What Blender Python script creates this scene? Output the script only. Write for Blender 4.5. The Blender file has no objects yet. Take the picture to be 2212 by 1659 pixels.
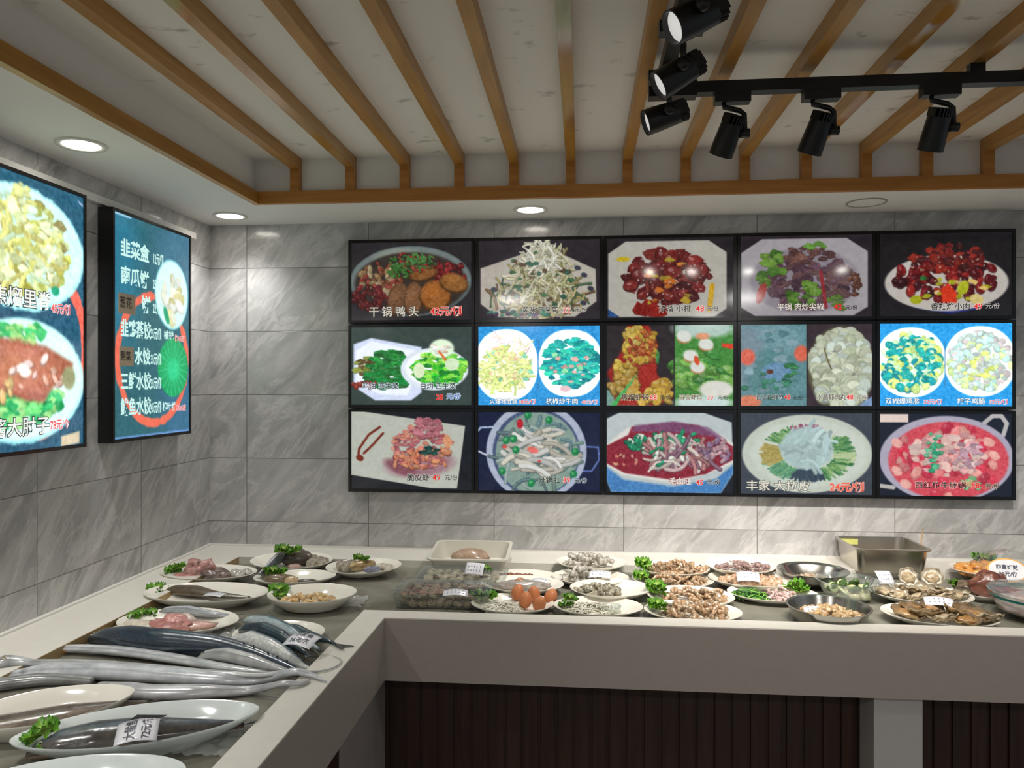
import bpy, math, random
import numpy as np
from mathutils import Vector, Matrix, Euler, noise as mnoise

scene = bpy.context.scene
COL = scene.collection
PI = math.pi

# ---------------------------------------------------------------- camera
F_PX, CX, CY, CAM_Z = 1650.0, 1106.0, 829.5, 1.55
YAW = math.atan(151 / 1650.0)
cam_data = bpy.data.cameras.new('camera')
cam_data.sensor_fit = 'HORIZONTAL'
cam_data.sensor_width = 36.0
cam_data.lens = 36.0 * F_PX / 2212.0
cam_data.clip_start = 0.02
cam = bpy.data.objects.new('camera', cam_data)
COL.objects.link(cam)
cam.location = (0, 0, CAM_Z)
cam.rotation_euler = (PI / 2, 0, YAW)
scene.camera = cam

# ---------------------------------------------------------------- world, exposure
scene.view_settings.view_transform = 'Standard'
scene.view_settings.look = 'None'
scene.view_settings.gamma = 1
scene.view_settings.exposure = 0.10
scene.view_settings.use_curve_mapping = False
world = bpy.data.worlds.new('world')
scene.world = world
world.use_nodes = True
bg = world.node_tree.nodes['Background']
bg.inputs['Color'].default_value = (0.80, 0.91, 1.0, 1)
bg.inputs['Strength'].default_value = 0.24

# ---------------------------------------------------------------- lamps of the place, and added fill
def aim(o, target):
    o.rotation_euler = (Vector(target) - o.location).to_track_quat('-Z', 'Y').to_euler()

def spot_lamp(name, loc, target, power, size=1.2, blend=0.8, radius=0.04, col=(1.0, 0.93, 0.84)):
    l = bpy.data.lights.new(name, 'SPOT')
    l.energy = power; l.spot_size = size; l.spot_blend = blend
    l.shadow_soft_size = radius; l.color = col
    o = bpy.data.objects.new(name, l); COL.objects.link(o)
    o.location = loc; aim(o, target)
    return o

DOWNLIGHTS = [(-1.555, 2.25), (-1.555, 3.262), (-0.219, 3.262)]
for x, y in DOWNLIGHTS + [(-1.555, 1.25), (-1.555, 0.25)]:
    spot_lamp('downlight_lamp', (x, y, 2.283), (x, y, 0), 20 if y > 3 and x < -1 else 32, 2.15, 1.0, 0.05, (1.0, 0.98, 0.95))
# heads of the two lamp tracks: (x, y of head mouth), aim
TRACK_A = [(0.425, 2.20, (0.30, 3.20, 0.80)), (0.670, 2.20, (0.55, 3.20, 0.80)),
           (0.990, 2.20, (1.05, 3.25, 0.85)), (1.52, 2.20, (1.5, 3.2, 0.80))]
TRACK_B = [(0.245, 2.05), (0.235, 1.77), (0.24, 1.50)]
# unseen lamps added as general fill, behind and to the side of the viewer
for x, y, p in ((-0.7, -0.9, 16), (1.6, -0.9, 16), (3.6, 1.4, 16), (-0.7, -3.2, 16), (1.6, -3.2, 16)):
    l = bpy.data.lights.new('fill_lamp', 'AREA'); l.shape = 'DISK'; l.size = 0.35
    l.energy = p; l.color = (1.0, 0.97, 0.93)
    o = bpy.data.objects.new('fill_lamp', l); COL.objects.link(o); o.location = (x, y, 2.40)

# ---------------------------------------------------------------- mesh kit
def lin(c):
    c = np.asarray(c, dtype=float) / 255.0
    return np.where(c <= 0.04045, c / 12.92, ((c + 0.055) / 1.055) ** 2.4)

def rgb(*c):
    v = lin(c); return (float(v[0]), float(v[1]), float(v[2]), 1.0)

class MB:
    """collects faces (with optional vertex colours and material slots) and links them as one mesh object"""
    def __init__(s):
        s.v = []; s.f = []; s.c = []; s.m = []; s.cur = (1, 1, 1); s.slot = 0
    def add(s, vs, fs, cols=None):
        b = len(s.v)
        s.v += [tuple(p) for p in vs]
        s.f += [tuple(i + b for i in f) for f in fs]
        s.m += [s.slot] * len(fs)
        s.c += list(cols) if cols is not None else [s.cur] * len(vs)
        return s
    def box(s, x0, x1, y0, y1, z0, z1):
        v = [(x, y, z) for x in (x0, x1) for y in (y0, y1) for z in (z0, z1)]
        return s.add(v, [(0, 1, 3, 2), (4, 6, 7, 5), (0, 4, 5, 1), (2, 3, 7, 6), (0, 2, 6, 4), (1, 5, 7, 3)])
    def quad(s, a, b, c, d):
        return s.add([a, b, c, d], [(0, 1, 2, 3)])
    def loops(s, loops, cap0=True, cap1=True, cols=None, closed=True):
        n = len(loops[0]); vs = [p for l in loops for p in l]; fs = []
        for i in range(len(loops) - 1):
            for j in range(n if closed else n - 1):
                k = (j + 1) % n
                fs.append((i * n + j, i * n + k, (i + 1) * n + k, (i + 1) * n + j))
        if cap0: fs.append(tuple(range(n - 1, -1, -1)))
        if cap1: fs.append(tuple((len(loops) - 1) * n + j for j in range(n)))
        cc = None
        if cols is not None:
            cc = [cols[i] if not isinstance(cols[i], list) else cols[i][j] for i in range(len(loops)) for j in range(n)]
        return s.add(vs, fs, cc)
    def tube(s, path, radii, n=10, cap=True, flat=1.0, cols=None, up=Vector((0, 0, 1))):
        path = [Vector(p) for p in path]
        if not hasattr(radii, '__len__'): radii = [radii] * len(path)
        L = []
        for i, p in enumerate(path):
            t = (path[min(i + 1, len(path) - 1)] - path[max(i - 1, 0)]).normalized()
            a = t.cross(up)
            if a.length < 1e-4: a = t.cross(Vector((1, 0, 0)))
            a.normalize(); b = a.cross(t).normalized(); r = radii[i]
            L.append([p + a * (r * math.cos(2 * PI * k / n)) + b * (r * flat * math.sin(2 * PI * k / n)) for k in range(n)])
        return s.loops(L, cap, cap, cols)
    def build(s, name, mat, parent=None, smooth=True, loc=None, rot=None, auto=None):
        me = bpy.data.meshes.new(name)
        me.from_pydata(s.v, [], s.f)
        mats = mat if isinstance(mat, (list, tuple)) else [mat]
        for m_ in mats: me.materials.append(m_)
        if len(mats) > 1: me.polygons.foreach_set('material_index', s.m)
        a = me.color_attributes.new('tone', 'FLOAT_COLOR', 'POINT')
        arr = np.ones((len(s.v), 4), dtype=np.float32); arr[:, :3] = np.array([c[:3] for c in s.c], dtype=np.float32)
        a.data.foreach_set('color', arr.ravel())
        me.update()
        if smooth:
            me.shade_smooth()
            if auto: me.set_sharp_from_angle(angle=math.radians(auto))
        o = bpy.data.objects.new(name, me); COL.objects.link(o)
        if parent is not None: o.parent = parent
        if loc is not None: o.location = loc
        if rot is not None: o.rotation_euler = rot
        return o

def tag(o, label=None, cat=None, group=None, kind=None):
    if label: o['label'] = label
    if cat: o['category'] = cat
    if group: o['group'] = group
    if kind: o['kind'] = kind
    return o

def thing(name, label, cat, loc=(0, 0, 0), rz=0.0, group=None, rot=None):
    o = bpy.data.objects.new(name, None); COL.objects.link(o)
    o.empty_display_size = 0.05
    o.location = loc; o.rotation_euler = rot if rot is not None else (0, 0, rz)
    return tag(o, label, cat, group)

def struct(o):
    o['kind'] = 'structure'; return o

def dup(root, loc, rot, label=None, group=None, scale=None):
    """a copy of a thing with copies of its parts and their sub-parts"""
    r = root.copy(); COL.objects.link(r); r.location = loc; r.rotation_euler = rot
    if scale is not None: r.scale = scale
    if label: r['label'] = label
    if group: r['group'] = group
    for ch in list(root.children):
        c = ch.copy(); COL.objects.link(c); c.parent = r
        for g in list(ch.children):
            d = g.copy(); COL.objects.link(d); d.parent = c
    return r

# ---------------------------------------------------------------- materials
def new_mat(name):
    m = bpy.data.materials.new(name); m.use_nodes = True
    nt = m.node_tree; return m, nt, nt.nodes['Principled BSDF']

def nd(nt, typ, **kw):
    n = nt.nodes.new(typ)
    for k, v in kw.items(): setattr(n, k, v)
    return n

def plain(name, col, rough=0.5, metal=0.0, spec=0.5, vary=0.0, scale=20.0, bump=0.0, coat=0.0, emit=None, trans=0.0):
    m, nt, b = new_mat(name)
    b.inputs['Base Color'].default_value = col
    b.inputs['Roughness'].default_value = rough
    b.inputs['Metallic'].default_value = metal
    b.inputs['Specular IOR Level'].default_value = spec
    b.inputs['Coat Weight'].default_value = coat
    b.inputs['Coat Roughness'].default_value = 0.08
    b.inputs['Transmission Weight'].default_value = trans
    tc = nd(nt, 'ShaderNodeTexCoord')
    no = nd(nt, 'ShaderNodeTexNoise'); no.inputs['Scale'].default_value = scale; no.inputs['Detail'].default_value = 5
    nt.links.new(tc.outputs['Object'], no.inputs['Vector'])
    if vary:
        mx = nd(nt, 'ShaderNodeMix', data_type='RGBA')
        lo = [max(0, c * (1 - vary)) for c in col[:3]] + [1]; hi = [min(1, c * (1 + vary)) for c in col[:3]] + [1]
        mx.inputs[6].default_value = lo; mx.inputs[7].default_value = hi
        nt.links.new(no.outputs['Fac'], mx.inputs[0]); nt.links.new(mx.outputs[2], b.inputs['Base Color'])
    if bump:
        bp = nd(nt, 'ShaderNodeBump'); bp.inputs['Strength'].default_value = bump; bp.inputs['Distance'].default_value = 0.004
        nt.links.new(no.outputs['Fac'], bp.inputs['Height']); nt.links.new(bp.outputs['Normal'], b.inputs['Normal'])
    if emit:
        b.inputs['Emission Color'].default_value = emit[0]; b.inputs['Emission Strength'].default_value = emit[1]
    return m

def toned(name, rough=0.35, spec=0.5, vary=0.25, scale=60.0, bump=0.3, dist=0.002, coat=0.0, wob=0.0):
    """colour from the 'tone' attribute, mottled by object-space noise"""
    m, nt, b = new_mat(name)
    at = nd(nt, 'ShaderNodeAttribute', attribute_name='tone')
    tc = nd(nt, 'ShaderNodeTexCoord')
    no = nd(nt, 'ShaderNodeTexNoise'); no.inputs['Scale'].default_value = scale; no.inputs['Detail'].default_value = 6
    nt.links.new(tc.outputs['Object'], no.inputs['Vector'])
    mr = nd(nt, 'ShaderNodeMapRange'); mr.inputs[1].default_value = 0.25; mr.inputs[2].default_value = 0.75
    mr.inputs[3].default_value = 1 - vary; mr.inputs[4].default_value = 1 + vary
    nt.links.new(no.outputs['Fac'], mr.inputs[0])
    mx = nd(nt, 'ShaderNodeVectorMath', operation='SCALE')
    nt.links.new(at.outputs['Color'], mx.inputs[0]); nt.links.new(mr.outputs[0], mx.inputs['Scale'])
    nt.links.new(mx.outputs[0], b.inputs['Base Color'])
    b.inputs['Roughness'].default_value = rough; b.inputs['Specular IOR Level'].default_value = spec
    b.inputs['Coat Weight'].default_value = coat; b.inputs['Coat Roughness'].default_value = 0.1
    if bump:
        bp = nd(nt, 'ShaderNodeBump'); bp.inputs['Strength'].default_value = bump; bp.inputs['Distance'].default_value = dist
        nt.links.new(no.outputs['Fac'], bp.inputs['Height']); nt.links.new(bp.outputs['Normal'], b.inputs['Normal'])
    return m

def clear_mat(name, tint=(1, 1, 1, 1), base=0.05, edge=0.6, rough=0.05, body=0.0, body_col=(1, 1, 1, 1), crinkle=0.0):
    """thin glass or film: see-through, mirror-like at the edges"""
    m = bpy.data.materials.new(name); m.use_nodes = True; nt = m.node_tree; nt.nodes.clear()
    out = nd(nt, 'ShaderNodeOutputMaterial')
    tr = nd(nt, 'ShaderNodeBsdfTransparent'); tr.inputs[0].default_value = tint
    gl = nd(nt, 'ShaderNodeBsdfGlossy'); gl.inputs['Roughness'].default_value = rough
    lw = nd(nt, 'ShaderNodeLayerWeight'); lw.inputs[0].default_value = 0.35
    mr = nd(nt, 'ShaderNodeMapRange'); mr.inputs[3].default_value = base; mr.inputs[4].default_value = edge
    nt.links.new(lw.outputs['Facing'], mr.inputs[0])
    mx = nd(nt, 'ShaderNodeMixShader')
    nt.links.new(mr.outputs[0], mx.inputs[0]); nt.links.new(tr.outputs[0], mx.inputs[1]); nt.links.new(gl.outputs[0], mx.inputs[2])
    last = mx
    if body:
        df = nd(nt, 'ShaderNodeBsdfDiffuse'); df.inputs[0].default_value = body_col
        m2 = nd(nt, 'ShaderNodeMixShader'); m2.inputs[0].default_value = body
        nt.links.new(mx.outputs[0], m2.inputs[1]); nt.links.new(df.outputs[0], m2.inputs[2]); last = m2
    if crinkle:
        tc = nd(nt, 'ShaderNodeTexCoord'); no = nd(nt, 'ShaderNodeTexNoise'); no.inputs['Scale'].default_value = 25
        nt.links.new(tc.outputs['Object'], no.inputs['Vector'])
        bp = nd(nt, 'ShaderNodeBump'); bp.inputs['Strength'].default_value = crinkle; bp.inputs['Distance'].default_value = 0.01
        nt.links.new(no.outputs['Fac'], bp.inputs['Height']); nt.links.new(bp.outputs['Normal'], gl.inputs['Normal'])
    nt.links.new(last.outputs[0], out.inputs['Surface'])
    return m

def tile_mat(name, axis, off_u, off_v, tw=0.5855, th=0.2975):
    m, nt, b = new_mat(name); L = nt.links.new
    tc = nd(nt, 'ShaderNodeTexCoord'); sp = nd(nt, 'ShaderNodeSeparateXYZ'); L(tc.outputs['Object'], sp.inputs[0])
    def math_(op, a, c=None):
        n = nd(nt, 'ShaderNodeMath', operation=op)
        for i, x in enumerate((a, c)):
            if x is None: continue
            if isinstance(x, (int, float)): n.inputs[i].default_value = x
            else: L(x, n.inputs[i])
        return n.outputs[0]
    u = math_('DIVIDE', math_('SUBTRACT', sp.outputs[axis], off_u), tw)
    v = math_('DIVIDE', math_('SUBTRACT', sp.outputs[2], off_v), th)
    fu, fv = math_('FRACT', u), math_('FRACT', v)
    du = math_('MULTIPLY', math_('MINIMUM', fu, math_('SUBTRACT', 1.0, fu)), tw)
    dv = math_('MULTIPLY', math_('MINIMUM', fv, math_('SUBTRACT', 1.0, fv)), th)
    d = math_('MINIMUM', du, dv)
    groove = nd(nt, 'ShaderNodeMapRange'); groove.inputs[1].default_value = 0.0009; groove.inputs[2].default_value = 0.0022
    L(d, groove.inputs[0])
    cell = nd(nt, 'ShaderNodeCombineXYZ'); L(math_('FLOOR', u), cell.inputs[0]); L(math_('FLOOR', v), cell.inputs[1])
    wn = nd(nt, 'ShaderNodeTexWhiteNoise', noise_dimensions='3D'); L(cell.outputs[0], wn.inputs['Vector'])
    sc = nd(nt, 'ShaderNodeVectorMath', operation='SCALE'); sc.inputs['Scale'].default_value = 7.0; L(wn.outputs['Color'], sc.inputs[0])
    uv = nd(nt, 'ShaderNodeCombineXYZ'); L(sp.outputs[axis], uv.inputs[0]); L(sp.outputs[2], uv.inputs[1])
    ad = nd(nt, 'ShaderNodeVectorMath', operation='ADD'); L(uv.outputs[0], ad.inputs[0]); L(sc.outputs[0], ad.inputs[1])
    rot = nd(nt, 'ShaderNodeMapping'); rot.vector_type = 'TEXTURE'; rot.inputs['Rotation'].default_value = (0, 0, 0.85); rot.inputs['Scale'].default_value = (1.0, 0.36, 1)
    L(ad.outputs[0], rot.inputs[0])
    n1 = nd(nt, 'ShaderNodeTexNoise'); n1.inputs['Scale'].default_value = 2.6; n1.inputs['Detail'].default_value = 9; n1.inputs['Roughness'].default_value = 0.62; n1.inputs['Distortion'].default_value = 0.8
    L(rot.outputs[0], n1.inputs['Vector'])
    r1 = nd(nt, 'ShaderNodeValToRGB'); e = r1.color_ramp.elements
    e[0].position = 0.30; e[0].color = rgb(150, 149, 148); e[1].position = 0.72; e[1].color = rgb(200, 199, 198)
    L(n1.outputs['Fac'], r1.inputs[0])
    n2 = nd(nt, 'ShaderNodeTexNoise'); n2.inputs['Scale'].default_value = 2.2; n2.inputs['Detail'].default_value = 9; n2.inputs['Roughness'].default_value = 0.66; n2.inputs['Distortion'].default_value = 0.5
    L(rot.outputs[0], n2.inputs['Vector'])
    vein = math_('ABSOLUTE', math_('SUBTRACT', n2.outputs['Fac'], 0.5))
    rv = nd(nt, 'ShaderNodeMapRange'); rv.inputs[1].default_value = 0.0; rv.inputs[2].default_value = 0.045; rv.inputs[3].default_value = 0.34; rv.inputs[4].default_value = 0.0
    L(vein, rv.inputs[0])
    mx = nd(nt, 'ShaderNodeMix', data_type='RGBA'); mx.inputs[7].default_value = rgb(230, 228, 226)
    L(rv.outputs[0], mx.inputs[0]); L(r1.outputs[0], mx.inputs[6])
    gx = nd(nt, 'ShaderNodeMix', data_type='RGBA'); gx.inputs[6].default_value = rgb(118, 115, 112)
    L(groove.outputs[0], gx.inputs[0]); L(mx.outputs[2], gx.inputs[7]); L(gx.outputs[2], b.inputs['Base Color'])
    bp = nd(nt, 'ShaderNodeBump'); bp.inputs['Strength'].default_value = 0.6; bp.inputs['Distance'].default_value = 0.002
    L(groove.outputs[0], bp.inputs['Height']); L(bp.outputs['Normal'], b.inputs['Normal'])
    b.inputs['Roughness'].default_value = 0.15
    return m

def wood_mat(name, c0, c1, axis='Y', rough=0.35, scale=3.0, stretch=14.0):
    m, nt, b = new_mat(name); L = nt.links.new
    tc = nd(nt, 'ShaderNodeTexCoord'); mp = nd(nt, 'ShaderNodeMapping')
    s = {'X': (1, stretch, stretch), 'Y': (stretch, 1, stretch), 'Z': (stretch, stretch, 1)}[axis]
    mp.inputs['Scale'].default_value = s
    L(tc.outputs['Object'], mp.inputs[0])
    n = nd(nt, 'ShaderNodeTexNoise'); n.inputs['Scale'].default_value = scale; n.inputs['Detail'].default_value = 8; n.inputs['Distortion'].default_value = 0.6
    L(mp.outputs[0], n.inputs['Vector'])
    r = nd(nt, 'ShaderNodeValToRGB'); e = r.color_ramp.elements
    e[0].position = 0.3; e[0].color = c0; e[1].position = 0.7; e[1].color = c1
    L(n.outputs['Fac'], r.inputs[0]); L(r.outputs[0], b.inputs['Base Color'])
    b.inputs['Roughness'].default_value = rough
    return m

M = {}
M['tile_back'] = tile_mat('grey marble tile back', 0, -1.570, 0.9035)
M['tile_left'] = tile_mat('grey marble tile left', 1, 2.902, 0.9035)
M['paint'] = plain('ceiling paint', rgb(232, 231, 228), 0.75, vary=0.03, scale=3)
M['slat'] = wood_mat('orange brown wood', rgb(158, 112, 48), rgb(186, 138, 66), 'Y')
M['trimwood'] = wood_mat('border wood', rgb(168, 112, 48), rgb(192, 134, 64), 'X')
M['stone'] = plain('counter stone', rgb(222, 219, 209), 0.3, vary=0.06, scale=35)
M['fascia'] = plain('shaded counter stone', rgb(166, 156, 148), 0.4, vary=0.06, scale=30)  # same stone as the top, darkened: the front's shade is in the colour
M['stain'] = plain('stained stone edge', rgb(176, 150, 108), 0.4, vary=0.25, scale=9)
M['panel'] = wood_mat('dark walnut panel', rgb(44, 26, 19), rgb(66, 42, 31), 'Z', 0.5)
M['black'] = plain('black plastic', rgb(14, 14, 16), 0.35)
M['blackmetal'] = plain('black lacquered metal', rgb(10, 10, 12), 0.4)
M['lamp_on'] = plain('lamp glow', (1, 1, 1, 1), 0.5, emit=((1.0, 0.93, 0.82, 1), 14.0))
M['lamp_hot'] = plain('track lamp glow', (1, 1, 1, 1), 0.5, emit=((1.0, 0.95, 0.88, 1), 40.0))
M['lamp_dim'] = plain('frosted lamp face', rgb(235, 235, 235), 0.4, emit=((1.0, 0.98, 0.95, 1), 0.45))
M['whitering'] = plain('white lamp ring', rgb(225, 222, 215), 0.35)
M['floor'] = plain('floor tile', rgb(120, 112, 104), 0.35, vary=0.1, scale=4)

def specked_paint():
    m, nt, b = new_mat('recess ceiling paint'); L = nt.links.new
    tc = nd(nt, 'ShaderNodeTexCoord'); mp = nd(nt, 'ShaderNodeMapping'); mp.inputs['Scale'].default_value = (1, 1.6, 1)
    L(tc.outputs['Object'], mp.inputs[0])
    n = nd(nt, 'ShaderNodeTexNoise'); n.inputs['Scale'].default_value = 9; n.inputs['Detail'].default_value = 5; n.inputs['Roughness'].default_value = 0.6
    L(mp.outputs[0], n.inputs['Vector'])
    r = nd(nt, 'ShaderNodeValToRGB'); e = r.color_ramp.elements
    e[0].position = 0.28; e[0].color = rgb(186, 184, 174); e[1].position = 0.38; e[1].color = rgb(232, 230, 225)
    L(n.outputs['Fac'], r.inputs[0]); L(r.outputs[0], b.inputs['Base Color']); b.inputs['Roughness'].default_value = 0.8
    return m
M['ceil'] = specked_paint()

def wet_bed():
    m, nt, b = new_mat('wet display bed'); L = nt.links.new
    tc = nd(nt, 'ShaderNodeTexCoord')
    n = nd(nt, 'ShaderNodeTexNoise'); n.inputs['Scale'].default_value = 4.5; n.inputs['Detail'].default_value = 8; n.inputs['Roughness'].default_value = 0.6
    n.inputs['Distortion'].default_value = 0.6
    L(tc.outputs['Object'], n.inputs['Vector'])
    r = nd(nt, 'ShaderNodeValToRGB'); e = r.color_ramp.elements
    e[0].position = 0.32; e[0].color = rgb(96, 92, 78); e[1].position = 0.70; e[1].color = rgb(142, 141, 130)
    x = r.color_ramp.elements.new(0.5); x.color = rgb(122, 120, 108)
    L(n.outputs['Fac'], r.inputs[0]); L(r.outputs[0], b.inputs['Base Color'])
    n2 = nd(nt, 'ShaderNodeTexNoise'); n2.inputs['Scale'].default_value = 30; n2.inputs['Detail'].default_value = 3
    L(tc.outputs['Object'], n2.inputs['Vector'])
    mr = nd(nt, 'ShaderNodeMapRange'); mr.inputs[3].default_value = 0.12; mr.inputs[4].default_value = 0.5
    L(n.outputs['Fac'], mr.inputs[0]); L(mr.outputs[0], b.inputs['Roughness'])
    bp = nd(nt, 'ShaderNodeBump'); bp.inputs['Strength'].default_value = 0.25; bp.inputs['Distance'].default_value = 0.004
    L(n2.outputs['Fac'], bp.inputs['Height']); L(bp.outputs['Normal'], b.inputs['Normal'])
    return m
M['bed'] = wet_bed()

# ---------------------------------------------------------------- room shell
WX, WY = -1.752, 3.465          # left and back wall faces
SOF, TOP = 2.298, 2.482         # soffit and recessed ceiling heights
RX, RY = -1.359, 3.074          # inner edge of the soffit
XE, YE = 4.6, -4.2              # how far the dining room runs on
SW = 0.025                      # border board thickness

struct(MB().box(WX - 0.12, XE, WY, WY + 0.12, 0, 2.75).build('wall_back', M['tile_back'], smooth=False))
struct(MB().box(WX - 0.12, WX, YE, WY, 0, 2.75).build('wall_left', M['tile_left'], smooth=False))
struct(MB().box(WX - 0.12, XE, YE, WY + 0.12, -0.08, 0.0).build('floor', M['floor'], smooth=False))
struct(MB().box(WX - 0.12, XE, YE, WY + 0.12, TOP, TOP + 0.1).build('ceiling', M['ceil'], smooth=False))
mb = MB()
mb.box(WX, XE, RY, WY, SOF, TOP)                       # dropped border along the back wall
mb.box(WX, RX, YE, RY, SOF, TOP)                       # and along the left wall
struct(mb.build('ceiling_border', M['paint'], smooth=False))
struct(MB().box(RX, XE, RY - SW, RY, SOF - 0.003, SOF + 0.047).build('trim_1', M['trimwood'], smooth=False))
struct(MB().box(RX, RX + SW, YE, RY - SW, SOF - 0.003, SOF + 0.047).build('trim_2', M['slat'], smooth=False))

SLATS = [-1.175, -0.943, -0.717, -0.493, -0.271, -0.044, 0.180, 0.406, 0.633, 0.865, 1.089, 1.313, 1.535, 1.76, 1.985]
ORD = ['first', 'second', 'third', 'fourth', 'fifth', 'sixth', 'seventh', 'eighth', 'ninth', 'tenth', 'eleventh', 'twelfth', 'thirteenth', 'fourteenth', 'fifteenth']
M['slat_gloss'] = wood_mat('glossy laminate wood', rgb(158, 112, 48), rgb(186, 138, 66), 'Y', 0.12)
for i, x in enumerate(SLATS):
    s = thing('ceiling_slat', '%s orange-brown wooden ceiling slat counted from the left wall' % ORD[i], 'ceiling slat',
              (x, RY, TOP), group='wooden slats across the recessed ceiling')
    s['kind'] = 'thing'
    w = 0.019
    MB().box(-w, w, YE - RY, -0.0, -0.048, 0.0).build('ceiling_rail', M['slat_gloss'] if i in (1, 5, 9) else M['slat'], s, smooth=False)
    MB().box(-w, w, -0.034, 0.0, SOF + 0.047 - TOP, -0.048).build('upright', M['trimwood'], s, smooth=False)

# thin rail above the wall screens on the left
struct(MB().box(WX, WX + 0.02, 0.8, 3.30, 2.203, 2.230).build('trim_3', M['paint'], smooth=False))

# downlights
def ring(mb, r0, r1, z0, z1, n=40):
    L = [[(r * math.cos(2 * PI * k / n), r * math.sin(2 * PI * k / n), z) for k in range(n)] for r, z in ((r1, z1), (r1, z0), (r0, z0 + 0.001), (r0, z1))]
    return mb.loops(L, False, False)
def disc(mb, r, z, n=40, flip=False):
    vs = [(r * math.cos(2 * PI * k / n), r * math.sin(2 * PI * k / n), z) for k in range(n)]
    return mb.add(vs, [tuple(range(n)) if not flip else tuple(reversed(range(n)))])
DL = ['round recessed downlight, lit, above the large dish poster screen', 'lit round downlight nearest the wall corner',
      'lit round downlight above the second column of dish screens']
for (x, y), lab in zip(DOWNLIGHTS, DL):
    t = thing('downlight', lab, 'ceiling light', (x, y, SOF), group='downlights in the ceiling border')
    ring(MB(), 0.056, 0.073, -0.006, 0.0).build('trim_ring', M['whitering'], t)
    disc(MB(), 0.056, -0.003, flip=True).build('lamp_face', M['lamp_on'], t)
t = thing('round_vent_cover', 'unlit round white cover in the ceiling border above the dark dish screens', 'ceiling cover', (1.165, 3.262, SOF))
ring(MB(), 0.070, 0.078, -0.005, 0.0).build('trim_ring', plain('worn grey ring', rgb(165, 158, 146), 0.5), t)
disc(MB(), 0.070, -0.003, flip=True).build('cover_plate', M['paint'], t)

# ---------------------------------------------------------------- lamp tracks
TZ = TOP - 0.048
t = thing('lamp_track', 'black lamp track running parallel to the tiled back wall', 'lamp track', (0.225, 2.22, TZ))
MB().box(-0.02, 2.6, -0.018, 0.018, -0.058, -0.026).build('rail', M['blackmetal'], t, smooth=False)
for x in (0.08, 0.86, 1.54): MB().box(x - .02, x + .02, -0.012, 0.012, -0.026, 0.0).build('mounting_clip', M['blackmetal'], t, smooth=False)
MB().box(-0.035, 0.10, -0.021, 0.021, -0.066, -0.024).build('corner_joint', M['blackmetal'], t, smooth=False)
t = thing('lamp_track', 'black lamp track running over the viewer towards the room', 'lamp track', (0.225, 2.20, TZ))
MB().box(-0.018, 0.018, -3.2, -0.002, -0.058, -0.026).build('rail', M['blackmetal'], t, smooth=False)
for y in (-0.25, -1.4, -2.6): MB().box(-0.012, 0.012, y - .02, y + .02, -0.026, 0.0).build('mounting_clip', M['blackmetal'], t, smooth=False)

def track_head(loc, axis_dir, label, lit, roll=0):
    """adapter under the rail, cranked arm, finned cylinder with a round lamp face; loc is the rail point"""
    t = thing('track_spotlight', label, 'spotlight', loc, group='black spotlights on the ceiling tracks')
    m = MB(); m.box(-0.050, 0.050, -0.017, 0.017, -0.086, -0.058); m.build('adapter', M['blackmetal'], t, smooth=False)
    d = Vector(axis_dir).normalized()
    piv = Vector((0.030 if not roll else 0.0, 0.0 if not roll else -0.03, -0.175))
    if not roll:
        pts = [(-0.022, 0, -0.082), (-0.022, 0, -0.096), (0.022, 0, -0.108), (0.034, 0, -0.118), (0.036, 0, -0.172)]
    else:
        pts = [(0, -0.004, -0.082), (0, -0.006, -0.10), (0, -0.03, -0.115), (0, -0.042, -0.13), (0, -0.042, -0.172)]
    MB().tube(pts, 0.0075, 10).build('arm', M['blackmetal'], t)
    side = Vector((-1, 0, 0)) if not roll else Vector((0, 1, 0))
    c = Vector(pts[-1]) + side * 0.046
    MB().tube([Vector(pts[-1]) - side * 0.012, Vector(pts[-1]) + side * 0.016], 0.013, 16).build('pivot_knob', M['blackmetal'], t)
    q = d.to_track_quat('Z', 'Y').to_matrix().to_4x4(); q.translation = c
    n = 36; m = MB()
    L = [[(r * math.cos(2 * PI * k / n), r * math.sin(2 * PI * k / n), z) for k in range(n)]
         for r, z in ((0.026, -0.030), (0.030, -0.030), (0.0335, 0.03), (0.034, 0.062), (0.031, 0.062), (0.0295, 0.050))]
    m.loops(L, True, False)
    b = m.build('lamp_body', M['blackmetal'], t, auto=40); b.matrix_local = q
    for k in range(7):                                            # cooling fins behind the body
        w = 0.029 * math.sqrt(max(0.05, 1 - ((k - 3) / 3.6) ** 2)); x = (k - 3) * 0.0085
        f = MB().box(x - 0.0022, x + 0.0022, -w, w, -0.052, -0.029).build('cooling_fin', M['blackmetal'], t, smooth=False); f.matrix_local = q
    m = MB(); disc(m, 0.0298, 0.051)
    f = m.build('lamp_face', M['lamp_hot'] if lit else M['lamp_dim'], t); f.matrix_local = q
    mouth = Vector(loc) + q @ Vector((0, 0, 0.066))
    return mouth
AL = ['black spotlight nearest the corner joint of the two tracks, on the long rail', 'black spotlight in the middle of the long rail, head hanging down',
      'black spotlight on the long rail above the brightest right screens', 'black spotlight at the far end of the long rail, beyond the frame']
for i, (x, y, tgt) in enumerate(TRACK_A):
    rail = Vector((x - 0.0, 2.22, TZ))
    tilt = [(-0.32, 0.55, -1), (-0.28, 0.5, -1), (-0.10, 0.45, -1), (-0.1, 0.5, -1)][i]
    mo = track_head(rail, tilt, AL[i], True)
    spot_lamp('track_lamp', mo, tgt, 50, 1.35, 0.9, 0.03, (1.0, 0.94, 0.87))
BL = ['black spotlight hanging below the corner where the tracks meet, face turned left', 'black spotlight pointing left, second along the short track',
      'black spotlight pointing left with a pale round face, at the top edge']
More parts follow.
